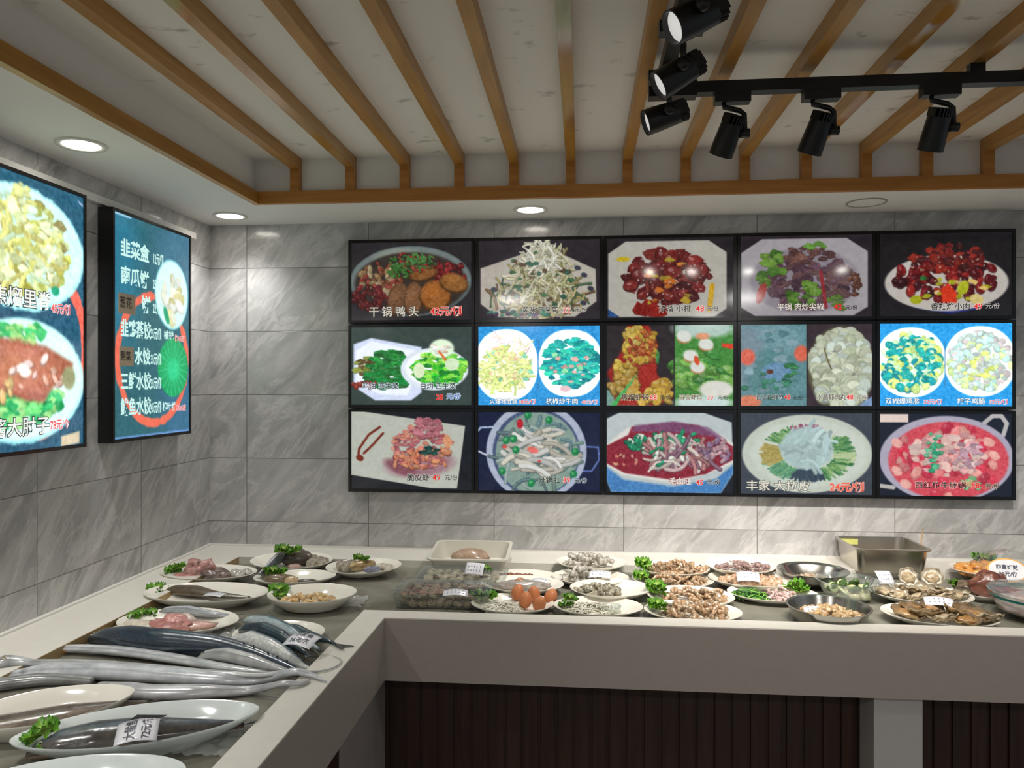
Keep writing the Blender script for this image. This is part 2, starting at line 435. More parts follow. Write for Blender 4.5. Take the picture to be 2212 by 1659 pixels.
for i, (x, y) in enumerate(TRACK_B):
    tilt = [(-1, -0.12, -0.36), (-1, -0.15, -0.62), (-1, -0.30, -0.55)][i]
    track_head(Vector((0.225, y - 0.0, TZ)), tilt, BL[i], False, 1)

# ================================================================ lit dish screens
# Each screen shows a picture: it is drawn here as colours on a fine grid mesh that glows.
class Art:
    def __init__(s, w, h, bgc, res=1.6, seed=1):
        s.w, s.h, s.res = w, h, res
        s.W, s.H = int(w * res), int(h * res)
        s.a = np.empty((s.H, s.W, 3)); s.a[:] = bgc
        s.r = random.Random(seed); s.n = np.random.RandomState(seed)
    def _win(s, x0, y0, x1, y1):
        i0 = max(0, int(math.floor(y0 * s.res))); i1 = min(s.H, int(math.ceil(y1 * s.res)) + 1)
        j0 = max(0, int(math.floor(x0 * s.res))); j1 = min(s.W, int(math.ceil(x1 * s.res)) + 1)
        if i1 <= i0 or j1 <= j0: return None
        Y, X = np.mgrid[i0:i1, j0:j1]
        return (slice(i0, i1), slice(j0, j1)), (X + 0.5) / s.res, (Y + 0.5) / s.res
    def _mix(s, sl, al, col):
        al = al[..., None]; s.a[sl] = s.a[sl] * (1 - al) + np.asarray(col, float) * al
    def ell(s, cx, cy, rx, ry, col, rot=0.0, soft=0.9, al=1.0, p=2.0):
        R = max(rx, ry) + soft; w = s._win(cx - R, cy - R, cx + R, cy + R)
        if w is None: return s
        sl, X, Y = w; dx, dy = X - cx, Y - cy; c, n = math.cos(rot), math.sin(rot)
        u, v = (dx * c + dy * n) / rx, (-dx * n + dy * c) / ry
        d = (1 - (np.abs(u) ** p + np.abs(v) ** p) ** (1 / p)) * min(rx, ry)
        s._mix(sl, np.clip(d / soft + 0.5, 0, 1) * al, col); return s
    def poly(s, pts, col, soft=0.9, al=1.0):
        P = np.asarray(pts, float); w = s._win(P[:, 0].min() - 1, P[:, 1].min() - 1, P[:, 0].max() + 1, P[:, 1].max() + 1)
        if w is None: return s
        sl, X, Y = w; ins = np.zeros(X.shape, bool); D = np.full(X.shape, 1e9)
        for (ax, ay), (bx, by) in zip(P, np.roll(P, -1, 0)):
            if ay != by:
                c = ((ay > Y) != (by > Y)) & (X < (bx - ax) * (Y - ay) / (by - ay) + ax); ins ^= c
            L2 = (bx - ax) ** 2 + (by - ay) ** 2 + 1e-9
            t = np.clip(((X - ax) * (bx - ax) + (Y - ay) * (by - ay)) / L2, 0, 1)
            D = np.minimum(D, np.hypot(X - ax - t * (bx - ax), Y - ay - t * (by - ay)))
        s._mix(sl, np.clip(np.where(ins, D, -D) / soft + 0.5, 0, 1) * al, col); return s
    def line(s, pts, wd, col, al=1.0, soft=0.8):
        P = np.asarray(pts, float); m = wd + 1; w = s._win(P[:, 0].min() - m, P[:, 1].min() - m, P[:, 0].max() + m, P[:, 1].max() + m)
        if w is None: return s
        sl, X, Y = w; D = np.full(X.shape, 1e9)
        for (ax, ay), (bx, by) in zip(P[:-1], P[1:]):
            L2 = (bx - ax) ** 2 + (by - ay) ** 2 + 1e-9
            t = np.clip(((X - ax) * (bx - ax) + (Y - ay) * (by - ay)) / L2, 0, 1)
            D = np.minimum(D, np.hypot(X - ax - t * (bx - ax), Y - ay - t * (by - ay)))
        s._mix(sl, np.clip((wd / 2 - D) / soft + 0.5, 0, 1) * al, col); return s
    def pile(s, cx, cy, rx, ry, n, size, cols, kind='blob', dark=0.55, hi=0.35, power=0.5, ang=None, asp=0.6):
        """many bits of food inside an ellipse, each with its own rim and shine"""
        bits = []
        for _ in range(n):
            a = s.r.uniform(0, 2 * PI); q = s.r.random() ** power
            bits.append((cx + rx * q * math.cos(a), cy + ry * q * math.sin(a)))
        bits.sort(key=lambda b: b[1])
        for x, y in bits:
            c = np.array(s.r.choice(cols), float) * s.r.uniform(0.85, 1.1); c = np.clip(c, 0, 255); z = size * s.r.uniform(0.6, 1.25)
            t = s.r.uniform(0, PI) if ang is None else ang + s.r.uniform(-0.5, 0.5)
            if kind == 'blob':
                s.ell(x, y + z * 0.15, z, z * asp, c * dark, t, 1.0, 0.8); s.ell(x, y, z * 0.88, z * asp * 0.82, c, t, 0.9)
                if hi: s.ell(x - z * 0.2, y - z * 0.2, z * 0.3, z * 0.18, c + (255 - c) * 0.6, t, 0.8, hi)
            elif kind == 'strip':
                L = z * 2.2; b = s.r.uniform(-0.5, 0.5) * L
                p = [(x + L * k * math.cos(t) - b * (1 - k * k) * math.sin(t), y + L * k * math.sin(t) + b * (1 - k * k) * math.cos(t)) for k in (-1, -0.5, 0, 0.5, 1)]
                s.line([(q0, q1 + 0.5) for q0, q1 in p], z * asp * 1.25, c * dark, 0.8); s.line(p, z * asp, c)
                if hi: s.line([(q0 - 0.2, q1 - 0.2) for q0, q1 in p], z * asp * 0.3, c + (255 - c) * 0.6, hi)
            elif kind == 'leaf':
                k = s.r.randint(5, 8)
                pts = [(x + z * s.r.uniform(0.5, 1.1) * math.cos(2 * PI * i / k + t), y + z * asp * s.r.uniform(0.5, 1.1) * math.sin(2 * PI * i / k + t)) for i in range(k)]
                s.poly([(q0, q1 + 0.6) for q0, q1 in pts], c * dark, 0.9, 0.8); s.poly(pts, c, 0.9)
                if hi: s.line([pts[0], (x, y), pts[k // 2]], 0.6, c + (255 - c) * 0.5, hi)
        return s
    def grain(s, amt=5.0, sc=7):
        g = s.n.rand(s.H // sc + 3, s.W // sc + 3) * 2 - 1
        yi = np.linspace(0, g.shape[0] - 2.001, s.H); xi = np.linspace(0, g.shape[1] - 2.001, s.W)
        y0, x0 = yi.astype(int), xi.astype(int); fy, fx = (yi - y0)[:, None], (xi - x0)[None]
        q = g[y0][:, x0] * (1 - fy) * (1 - fx) + g[y0 + 1][:, x0] * fy * (1 - fx) + g[y0][:, x0 + 1] * (1 - fy) * fx + g[y0 + 1][:, x0 + 1] * fy * fx
        s.a += (q * amt)[..., None]; return s

def finish(A, warp=1.1, speck=13):
    """photographic irregularity: a slight warp, soft edges and fine mottling inside the food"""
    H, W = A.a.shape[:2]
    def field(sc):
        g = A.n.rand(H // sc + 3, W // sc + 3) * 2 - 1
        yi = np.linspace(0, g.shape[0] - 2.001, H); xi = np.linspace(0, g.shape[1] - 2.001, W)
        y0, x0 = yi.astype(int), xi.astype(int); fy, fx = (yi - y0)[:, None], (xi - x0)[None]
        return g[y0][:, x0] * (1 - fy) * (1 - fx) + g[y0 + 1][:, x0] * fy * (1 - fx) + g[y0][:, x0 + 1] * (1 - fy) * fx + g[y0 + 1][:, x0 + 1] * fy * fx
    k = warp * A.res
    Y, X = np.mgrid[0:H, 0:W]
    sat = np.clip((A.a.max(-1) - A.a.min(-1) - 30) / 50, 0, 1); far = sat.copy()
    for d in (1, 2, 3):                                     # keep clean edges clean: move only what lies well inside the food
        far[d:] = np.minimum(far[d:], sat[:-d]); far[:-d] = np.minimum(far[:-d], sat[d:]); far[:, d:] = np.minimum(far[:, d:], sat[:, :-d]); far[:, :-d] = np.minimum(far[:, :-d], sat[:, d:])
    k = k * (0.12 + 0.88 * far)
    Y = np.clip(np.rint(Y + k * field(6)), 0, H - 1).astype(int); X = np.clip(np.rint(X + k * field(6)), 0, W - 1).astype(int)
    a = A.a[Y, X]
    lo, hi = a.min(-1), a.max(-1)
    mask = np.clip((hi - lo) / 60, 0, 1) * np.clip((hi - 40) / 60, 0, 1)
    a = a + ((field(2) + field(3)) * speck * mask)[..., None]
    b = a.copy()
    b[1:-1, 1:-1] = (4 * a[1:-1, 1:-1] + a[:-2, 1:-1] + a[2:, 1:-1] + a[1:-1, :-2] + a[1:-1, 2:]) / 8
    A.a = b; return A

def screen_mat(name, strength):
    m, nt, b = new_mat(name)
    at = nd(nt, 'ShaderNodeAttribute', attribute_name='tone')
    nt.links.new(at.outputs['Color'], b.inputs['Emission Color'])
    b.inputs['Emission Strength'].default_value = strength
    b.inputs['Base Color'].default_value = (0.006, 0.006, 0.007, 1)
    b.inputs['Roughness'].default_value = 0.09
    return m

def picture(art, name, mat, parent, frame):
    """frame(u, v, d) -> world point for u, v in 0..1 (v down), d metres in front of the screen"""
    H, W = art.H, art.W
    V, U = np.mgrid[0:H, 0:W]
    U = U / (W - 1); V = V / (H - 1)
    o, du, dv, n = [np.array(q, float) for q in frame]
    P = o + U[..., None] * du + V[..., None] * dv
    me = bpy.data.meshes.new(name)
    nv, nf = H * W, (H - 1) * (W - 1)
    me.vertices.add(nv); me.vertices.foreach_set('co', P.reshape(-1).astype(np.float32))
    idx = (np.arange(H - 1)[:, None] * W + np.arange(W - 1)[None]).reshape(-1)
    q = np.stack([idx, idx + W, idx + W + 1, idx + 1], 1)
    me.loops.add(nf * 4); me.loops.foreach_set('vertex_index', q.reshape(-1).astype(np.int32))
    me.polygons.add(nf); me.polygons.foreach_set('loop_start', np.arange(0, nf * 4, 4, dtype=np.int32))
    me.polygons.foreach_set('loop_total', np.full(nf, 4, dtype=np.int32))
    me.update(calc_edges=True)
    me.materials.append(mat)
    a = me.color_attributes.new('tone', 'FLOAT_COLOR', 'POINT')
    c = np.ones((nv, 4), np.float32); c[:, :3] = lin(np.clip(art.a, 0, 255)).reshape(-1, 3)
    a.data.foreach_set('color', c.ravel())
    o_ = bpy.data.objects.new(name, me); COL.objects.link(o_)
    if parent is not None: o_.parent = parent
    return o_

_ink = {}
def ink(col, strength=1.0):
    k = (tuple(col), strength)
    if k not in _ink:
        m, nt, b = new_mat('lettering %d %d %d' % tuple(col))
        b.inputs['Base Color'].default_value = (0.01, 0.01, 0.01, 1) if strength else rgb(*col)
        b.inputs['Emission Color'].default_value = rgb(*col); b.inputs['Emission Strength'].default_value = strength
        b.inputs['Roughness'].default_value = 0.4
        _ink[k] = m
    return _ink[k]

def glyphs(text, size, offset=0.0, shear=0.0):
    """outlines of a line of writing as plain mesh data, origin at its left baseline"""
    cu = bpy.data.curves.new('lettering', 'FONT'); cu.body = text; cu.size = size; cu.offset = offset; cu.shear = shear
    cu.resolution_u = 2
    o = bpy.data.objects.new('lettering', cu); COL.objects.link(o)
    dg = bpy.context.evaluated_depsgraph_get()
    me = bpy.data.meshes.new_from_object(o.evaluated_get(dg))
    vs = [v.co.copy() for v in me.vertices]; fs = [tuple(p.vertices) for p in me.polygons]
    bpy.data.objects.remove(o); bpy.data.curves.remove(cu); bpy.data.meshes.remove(me)
    return vs, fs

def write(items, frame, parent, scale):
    """items: (text, u, v, size, fill colour, rim colour or None[, stretch, weight]) in art units; one part per line of writing"""
    o, du, dv, n = [Vector(q) for q in frame]
    ux, uy, nn = du.normalized(), -dv.normalized(), Vector(n)
    out = []
    for it in items:
        text, u, v, size, fill, rim = it[:6]; st = it[6] if len(it) > 6 else 1.0; bold = it[7] if len(it) > 7 else 0.012
        mb = MB(); mats = [ink(fill)] + ([ink(rim)] if rim is not None else [])
        base = o + ux * (u * scale) + (-uy) * (v * scale)
        if rim is not None:
            vs, fs = glyphs(text, size * scale, size * scale * 0.055)
            mb.slot = 1; mb.add([base + ux * (p.x * st) + uy * p.y + nn * 0.0010 for p in vs], fs)
        vs, fs = glyphs(text, size * scale, size * scale * bold)
        mb.slot = 0; mb.add([base + ux * (p.x * st) + uy * p.y + nn * 0.0018 for p in vs], fs)
        out.append(mb.build('price' if any(ch.isdigit() for ch in text) or '/' in text else 'dish_name', mats, parent, smooth=False))
    return out

def monitor(name, label, group, frame, size, art, strength, texts, scale, depth=0.045, bez=0.017):
    """wall screen: black casing, bezel lips, glowing picture, lettering"""
    o, du, dv, n = [Vector(q) for q in frame]
    c = o + du * 0.5 + dv
    t = thing(name, label, 'screen', tuple(c - n * depth), group=group)
    inv = Matrix.Translation(-t.location)
    def place(ob):
        ob.matrix_parent_inverse = inv; return ob
    ux, vy = du.normalized(), dv.normalized()
    m = MB()
    def slab(a, b, d0, d1):
        pts = []
        for (u, v) in ((a[0], a[1]), (b[0], a[1]), (b[0], b[1]), (a[0], b[1])):
            pts.append(o + ux * u + vy * v)
        L0 = [p + n * d0 for p in pts]; L1 = [p + n * d1 for p in pts]
        m.loops([L0, L1], True, True)
    W, H = du.length, dv.length
    slab((-bez, -bez), (W + bez, H + bez), -depth, -0.0015)
    place(m.build('casing', M['black'], t, smooth=False))
    m = MB()
    slab((-bez, -bez), (W + bez, 0), -0.0015, 0.004); slab((-bez, H), (W + bez, H + bez), -0.0015, 0.004)
    slab((-bez, 0), (0, H), -0.0015, 0.004); slab((W, 0), (W + bez, H), -0.0015, 0.004)
    place(m.build('bezel', M['blackgloss'], t, smooth=False))
    pic = place(picture(art, 'picture', M['scr%.2f' % strength], t, frame))
    if texts:
        for w in write(texts, frame, t, scale): place(w)
    return t

M['blackgloss'] = plain('glossy black bezel', rgb(16, 16, 18), 0.18)
for s_ in (0.72, 0.85, 1.0, 1.05, 1.2, 1.35):
    M['scr%.2f' % s_] = screen_mat('glowing picture %.2f' % s_, s_)

WHITE, INK, RED, PALE = (240, 240, 235), (28, 28, 30), (214, 40, 36), (250, 225, 220)
GREENS = [(60, 110, 45), (90, 140, 60), (40, 95, 50)]

def octo(A, cx, cy, rx, ry, col, cut=0.32, al=1.0):
    pts = [(cx - rx, cy - ry * (1 - cut * 1.6)), (cx - rx * (1 - cut * 1.5), cy - ry), (cx + rx * (1 - cut * 1.5), cy - ry), (cx + rx, cy - ry * (1 - cut * 1.6)),
           (cx + rx, cy + ry * (1 - cut)), (cx + rx * (1 - cut), cy + ry), (cx - rx * (1 - cut), cy + ry), (cx - rx, cy + ry * (1 - cut))]
    A.poly(pts, col, 1.2, al)

def art_duck():
    A = Art(150, 100, (44, 42, 45), seed=11)
    A.ell(74, 50, 76, 45, (95, 110, 112)); A.ell(74, 49, 74, 43, (120, 132, 130)); A.ell(60, 20, 30, 12, (160, 165, 150), 0, 6, 0.6)
    A.ell(74, 53, 70, 40, (60, 52, 48), 0, 3)
    A.pile(35, 48, 26, 22, 70, 5, [(150, 120, 80), (170, 150, 115), (120, 70, 45), (150, 60, 50)], 'blob')
    A.pile(120, 45, 22, 20, 60, 5, [(120, 30, 32), (150, 40, 40), (90, 25, 30)], 'blob')
    A.pile(25, 70, 22, 16, 45, 5, [(120, 40, 42), (90, 30, 32)], 'blob')
    for x, y, rx, ry, r, c in ((58, 72, 12, 22, 0.3, (120, 84, 58)), (78, 72, 12, 22, 0.1, (132, 92, 62)), (105, 68, 20, 20, -0.3, (160, 98, 45)),
                               (128, 52, 18, 12, 0.3, (150, 100, 50)), (90, 40, 18, 9, -0.2, (140, 90, 48))):
        A.ell(x, y + 2, rx, ry, np.array(c) * 0.5, r, 2.5); A.ell(x, y, rx * 0.92, ry * 0.92, c, r, 3); A.ell(x - 3, y - 5, rx * 0.45, ry * 0.4, np.array(c) * 1.2, r, 5, 0.7)
    A.pile(76, 26, 30, 13, 130, 2.6, [(150, 50, 40), (70, 130, 55), (170, 60, 50), (110, 90, 50), (60, 120, 60)], 'blob')
    A.pile(60, 36, 14, 10, 50, 2.6, [(50, 110, 40), (80, 130, 60)], 'blob'); A.pile(82, 22, 12, 6, 40, 2.6, [(90, 150, 70), (70, 130, 70)])
    return A.grain(6)
def art_tofu():
    A = Art(150, 100, (46, 40, 46), seed=12)
    A.poly([(3, 35), (60, 16), (95, 14), (145, 38), (146, 78), (120, 97), (25, 97), (3, 80)], (196, 188, 176), 1.5)
    A.pile(75, 70, 60, 26, 120, 5, [(190, 175, 120), (160, 150, 90), (60, 90, 60), (110, 80, 55), (205, 195, 150)], 'strip', asp=0.45)
    A.pile(80, 46, 38, 32, 150, 5, [(205, 200, 160), (190, 190, 140), (150, 140, 90), (220, 215, 185)], 'strip', asp=0.45)
    A.pile(82, 20, 26, 17, 80, 4.5, [(225, 222, 200), (210, 208, 175), (235, 232, 215)], 'strip', asp=0.45)
    A.pile(75, 50, 50, 38, 26, 5, [(50, 100, 80), (60, 110, 70), (90, 70, 50)], 'leaf')
    for x, y in ((123, 36), (131, 45), (139, 62), (20, 62), (130, 80)): A.ell(x, y, 4, 3, (50, 70, 75), 0.4); A.ell(x + 1, y, 2, 1, (90, 40, 80))
    A.pile(60, 92, 50, 5, 26, 4.5, [(35, 90, 80), (50, 120, 95), (70, 40, 80)], 'leaf')
    return A.grain(6)
def art_ribs():
    A = Art(150, 100, (40, 36, 40), seed=13)
    octo(A, 72, 51, 70, 47, (190, 186, 176), 0.2); A.poly([(2, 88), (15, 98), (2, 98)], (40, 80, 140))
    A.pile(72, 48, 50, 34, 70, 11, [(112, 36, 36), (92, 28, 30), (128, 50, 44), (74, 26, 28)], 'leaf', dark=0.5, asp=0.75)
    A.pile(72, 48, 48, 30, 26, 10, [(130, 44, 40), (104, 34, 34)], 'blob', asp=0.75, hi=0.5)
    A.pile(50, 86, 18, 7, 8, 11, [(150, 32, 26), (120, 26, 24)], 'leaf', asp=0.8)
    A.pile(70, 55, 45, 28, 16, 7, [(190, 160, 50), (160, 130, 50), (200, 110, 40)], 'leaf'); A.line([(125, 60), (122, 90)], 6, (215, 170, 40)); A.ell(20, 26, 8, 3, (205, 180, 40))
    A.pile(72, 50, 50, 36, 60, 0.9, [(240, 230, 225)], hi=0)
    return A.grain(6)
def art_mixed():
    A = Art(150, 100, (44, 38, 44), seed=14)
    octo(A, 73, 51, 72, 47, (172, 166, 170), 0.22); A.ell(73, 55, 62, 40, (146, 138, 148), 0, 3)
    A.pile(80, 55, 48, 32, 110, 8, [(90, 62, 72), (110, 80, 80), (74, 52, 64), (100, 72, 84)], 'leaf', asp=0.7)
    A.pile(75, 22, 30, 12, 24, 7, [(120, 84, 76), (90, 60, 60)], 'leaf')
    A.pile(35, 45, 16, 24, 18, 9, [(90, 130, 50), (70, 110, 45), (110, 150, 60)], 'leaf'); A.pile(70, 72, 16, 16, 16, 9, [(80, 120, 45), (110, 150, 60)], 'leaf')
    A.pile(85, 13, 12, 4, 8, 6, [(100, 150, 60)], 'leaf'); A.pile(112, 82, 14, 8, 10, 6, [(90, 120, 50)], 'leaf')
    A.line([(92, 45), (98, 88)], 4, (150, 50, 55)); A.ell(24, 70, 5, 13, (160, 50, 45), 0.3); A.pile(130, 60, 8, 16, 14, 5, [(90, 50, 38), (110, 66, 48)])
    return A.grain(6)
def art_spicy():
    A = Art(150, 100, (30, 27, 30), seed=15)
    A.poly([(6, 66), (146, 66), (110, 92), (80, 97), (40, 90)], (30, 45, 130), 1.5); A.ell(76, 60, 70, 34, (205, 198, 190), 0, 1.5)
    A.ell(76, 20, 60, 6, (30, 27, 30), 0, 4)
    A.pile(76, 54, 58, 26, 120, 6.5, [(120, 24, 28), (90, 20, 26), (150, 36, 32), (60, 20, 26)], 'blob', asp=0.7)
    A.pile(78, 30, 38, 16, 60, 7, [(110, 30, 28), (70, 26, 28), (140, 40, 30)], 'leaf', asp=0.75)
    A.pile(80, 68, 52, 14, 14, 6, [(190, 190, 30), (170, 170, 40), (225, 190, 110)], 'leaf'); A.poly([(70, 68), (78, 60), (88, 72), (88, 84), (72, 84)], (225, 60, 30), 2)
    A.ell(42, 80, 7, 5, (175, 180, 30)); A.ell(95, 66, 6, 9, (185, 190, 40), 0.4); A.ell(110, 80, 8, 6, (225, 205, 130), 0.3); A.ell(50, 54, 4, 3, (50, 110, 50))
    A.pile(76, 48, 50, 26, 26, 1.3, [(240, 220, 190)], hi=0)
    return A.grain(5)
def art_greens():
    A = Art(150, 100, (52, 66, 62), seed=21)
    A.poly([(3, 22), (25, 14), (88, 26), (88, 84), (75, 94), (30, 94), (3, 76)], (205, 215, 240), 2); A.poly([(6, 30), (25, 18), (80, 30), (84, 60), (70, 88), (35, 86), (6, 70)], (235, 242, 250), 3)
    A.pile(20, 52, 18, 14, 24, 7, [(130, 140, 60), (170, 190, 110), (90, 70, 35)], 'leaf')
    A.pile(46, 46, 24, 16, 110, 7, [(20, 120, 45), (40, 150, 60), (20, 100, 40)], 'leaf', ang=0.2, asp=0.4); A.pile(46, 65, 30, 14, 110, 7, [(15, 140, 60), (30, 110, 45)], 'leaf', ang=0.1, asp=0.4)
    A.pile(16, 74, 14, 4, 12, 4, [(140, 50, 40), (110, 40, 35)])
    A.ell(104, 54, 42, 27, (215, 225, 235), 0, 1.5); A.ell(106, 53, 38, 23, (240, 246, 246), 0, 2)
    A.pile(110, 53, 32, 21, 170, 7, [(50, 190, 40), (120, 215, 60), (30, 150, 50), (160, 230, 90)], 'leaf', asp=0.55)
    A.ell(85, 56, 7, 10, (215, 230, 190)); A.ell(126, 48, 9, 8, (205, 225, 190))
    A.ell(113, 28, 15, 12, (225, 245, 215), 0, 3); A.pile(113, 27, 11, 7, 14, 4, [(240, 240, 230), (225, 190, 165)], 'leaf'); A.line([(110, 32), (118, 42)], 3, (215, 110, 60))
    A.ell(150, 54, 4, 60, (52, 66, 62), 0, 2)
    return A.grain(5)
def art_pair_lit():
    A = Art(150, 100, (38, 130, 190), seed=22)
    A.ell(35, 49, 39, 45, (250, 252, 255), 0, 1.5, p=2.3); A.ell(114, 47, 39, 42, (250, 252, 255), 0, 1.5, p=2.3); A.line([(74.5, 14), (74.5, 84)], 1.0, (50, 110, 160))
    A.pile(34, 25, 28, 13, 34, 4, [(235, 215, 220), (225, 225, 190), (225, 195, 190)], 'strip', dark=0.85, asp=0.4)
    A.pile(34, 54, 33, 29, 190, 5, [(205, 215, 130), (180, 200, 110), (225, 225, 160), (120, 190, 160), (220, 180, 150)], 'leaf', dark=0.75, asp=0.6)
    A.pile(33, 58, 30, 24, 60, 4, [(215, 220, 150), (190, 210, 120)], 'strip', dark=0.75)
    A.pile(114, 46, 34, 31, 210, 7, [(20, 150, 140), (30, 170, 160), (15, 120, 130), (40, 180, 150)], 'leaf', dark=0.7, ang=0.3, asp=0.5)
    A.pile(114, 50, 26, 22, 16, 5, [(120, 190, 140), (170, 150, 140), (190, 150, 140)], 'leaf', dark=0.7); A.ell(108, 79, 7, 4, (200, 170, 175))
    return A.grain(4)
def art_shrimp():
    A = Art(150, 100, (44, 36, 38), seed=23)
    A.poly([(80, 100), (80, 40), (110, 60), (112, 100)], (150, 185, 205)); A.poly([(0, 80), (30, 90), (60, 100), (0, 100)], (120, 160, 150))
    A.poly([(20, 30), (22, 100), (0, 60), (8, 48)], (150, 30, 26), 4)
    A.poly([(25, 0), (50, 0), (60, 20), (60, 60), (80, 90), (60, 100), (10, 100), (8, 70), (16, 40)], (160, 36, 24), 3)
    A.pile(34, 14, 12, 12, 12, 9, [(190, 160, 60), (205, 175, 80)]); A.pile(20, 42, 10, 24, 18, 8, [(185, 150, 50), (200, 170, 70)]); A.pile(54, 26, 6, 20, 12, 7, [(190, 150, 50), (170, 90, 40)])
    A.pile(36, 46, 18, 8, 9, 7, [(190, 155, 60)]); A.pile(20, 74, 16, 14, 16, 9, [(190, 155, 70), (170, 130, 50)]); A.pile(68, 82, 12, 14, 14, 9, [(195, 160, 60), (180, 140, 50)]); A.pile(45, 90, 12, 8, 8, 7, [(200, 165, 70)])
    A.pile(40, 30, 14, 24, 26, 4, [(170, 60, 30), (190, 100, 40)], hi=0.5)
    A.poly([(40, 56), (35, 62), (4, 100), (12, 100)], (70, 170, 90), 1.5); A.poly([(60, 30), (63, 34), (62, 48), (58, 46)], (60, 140, 70), 1.5)
    A.poly([(81, 0), (150, 0), (150, 100), (81, 100)], (70, 140, 60), 1); A.ell(115, 4, 36, 12, (180, 205, 195), 0, 5)
    A.pile(115, 56, 34, 26, 34, 13, [(90, 150, 60), (120, 175, 80), (60, 130, 55), (80, 145, 60)], 'blob', dark=0.75, ang=0.2, asp=0.45)
    for x, y in ((100, 38), (118, 24), (92, 14), (108, 52)): A.ell(x, y + 3, 8, 6, (170, 110, 60), 0, 2); A.ell(x, y, 9, 7, (225, 228, 220), 0.3, 2.5)
    A.ell(107, 44, 3, 6, (215, 80, 40), -0.3); A.poly([(136, 22), (150, 24), (150, 30), (138, 28)], (220, 70, 40)); A.ell(114, 14, 8, 4, (225, 150, 110), 0, 2)
    A.ell(130, 80, 20, 11, (225, 225, 215), 0, 3); A.ell(115, 96, 34, 8, (205, 225, 220), 0, 3); A.line([(80.5, 0), (80.5, 100)], 1.5, (40, 34, 36))
    return A.grain(7)
def art_soup():
    A = Art(150, 100, (56, 44, 50), seed=24)
    A.poly([(0, 0), (76, 0), (76, 100), (0, 100)], (98, 142, 148), 1); A.ell(36, 20, 34, 20, (130, 165, 175), 0, 5, 0.6); A.ell(8, 40, 20, 40, (130, 140, 155), 0, 8, 0.6); A.ell(36, 60, 30, 30, (80, 130, 130), 0, 8, 0.7)
    A.pile(36, 45, 30, 38, 26, 8, [(112, 152, 158), (90, 134, 140), (136, 166, 176)], 'leaf', dark=0.93, hi=0.1)
    A.ell(8, 40, 9, 10, (225, 110, 90), 0, 3); A.ell(70, 36, 8, 10, (220, 105, 80), 0, 3); A.ell(10, 95, 14, 8, (220, 130, 100), 0, 3)
    A.ell(42, 58, 17, 11, (110, 150, 190), 0, 2.5, 0.8); A.ell(34, 58, 4, 3, (100, 60, 50)); A.pile(55, 56, 10, 18, 12, 5, [(50, 120, 70), (40, 100, 70)], 'leaf'); A.pile(30, 75, 26, 16, 10, 5, [(60, 130, 100)], 'leaf')
    A.poly([(130, 100), (150, 88), (150, 100)], (130, 160, 200)); A.ell(115, 55, 38, 52, (90, 86, 60), 0, 3)
    A.pile(115, 53, 34, 46, 190, 7.5, [(190, 196, 170), (205, 210, 185), (180, 190, 160), (200, 212, 200)], 'blob', dark=0.72, asp=0.85, hi=0.2)
    A.line([(96, 30), (100, 45), (104, 55)], 1.6, (100, 90, 50)); A.line([(76.5, 0), (76.5, 100)], 1.5, (40, 34, 36))
    return A.grain(6)
def art_pair_lit2():
    A = Art(150, 100, (36, 140, 205), seed=25)
    A.ell(36, 47, 40, 42, (252, 254, 255), 0, 1.5, p=2.2); A.ell(114, 46, 40, 42, (252, 254, 255), 0, 1.5, p=2.2); A.line([(74.6, 22), (74.6, 76)], 1.0, (60, 120, 160))
    A.pile(36, 46, 34, 34, 190, 5.5, [(210, 225, 120), (190, 220, 130), (25, 160, 160), (20, 140, 150), (200, 240, 190)], 'blob', dark=0.72, asp=0.8)
    A.pile(36, 46, 32, 30, 30, 5, [(15, 150, 150), (40, 180, 170)], 'leaf', dark=0.7)
    A.pile(114, 46, 36, 35, 260, 4.5, [(190, 210, 200), (200, 225, 150), (170, 185, 180), (190, 235, 225), (200, 190, 190)], 'blob', dark=0.75, asp=0.8)
    A.pile(112, 52, 18, 18, 14, 5, [(215, 225, 120), (205, 220, 110)], 'leaf', dark=0.8)
    return A.grain(4)
def art_crispy():
    A = Art(150, 100, (20, 24, 32), seed=31)
    A.poly([(0, 0), (15, 0), (142, 18), (132, 98), (100, 98), (0, 82)], (188, 192, 180), 1)
    for p in ([(36, 20), (22, 30), (10, 48), (9, 58)], [(40, 28), (28, 42), (16, 54)]): A.line(p, 3, (120, 44, 30))
    A.ell(11, 60, 5, 4, (125, 50, 34), 0.5)
    A.ell(86, 68, 42, 16, (150, 90, 110), -0.1, 6, 0.7); A.ell(62, 72, 22, 8, (120, 60, 75), 0.4, 4, 0.7)
    A.pile(88, 46, 36, 28, 130, 6, [(190, 110, 110), (170, 90, 95), (205, 130, 110), (150, 80, 90)], 'leaf', asp=0.6); A.pile(95, 20, 16, 14, 40, 6, [(180, 110, 120), (160, 90, 100)], 'leaf')
    A.pile(75, 62, 26, 13, 26, 4.5, [(215, 140, 100), (205, 120, 90)]); A.pile(112, 56, 13, 13, 12, 5, [(220, 145, 100)]); A.ell(120, 38, 5, 9, (215, 150, 110), -0.2)
    A.pile(98, 50, 10, 6, 12, 5, [(30, 80, 70), (20, 65, 60)], 'leaf')
    return A.grain(5)
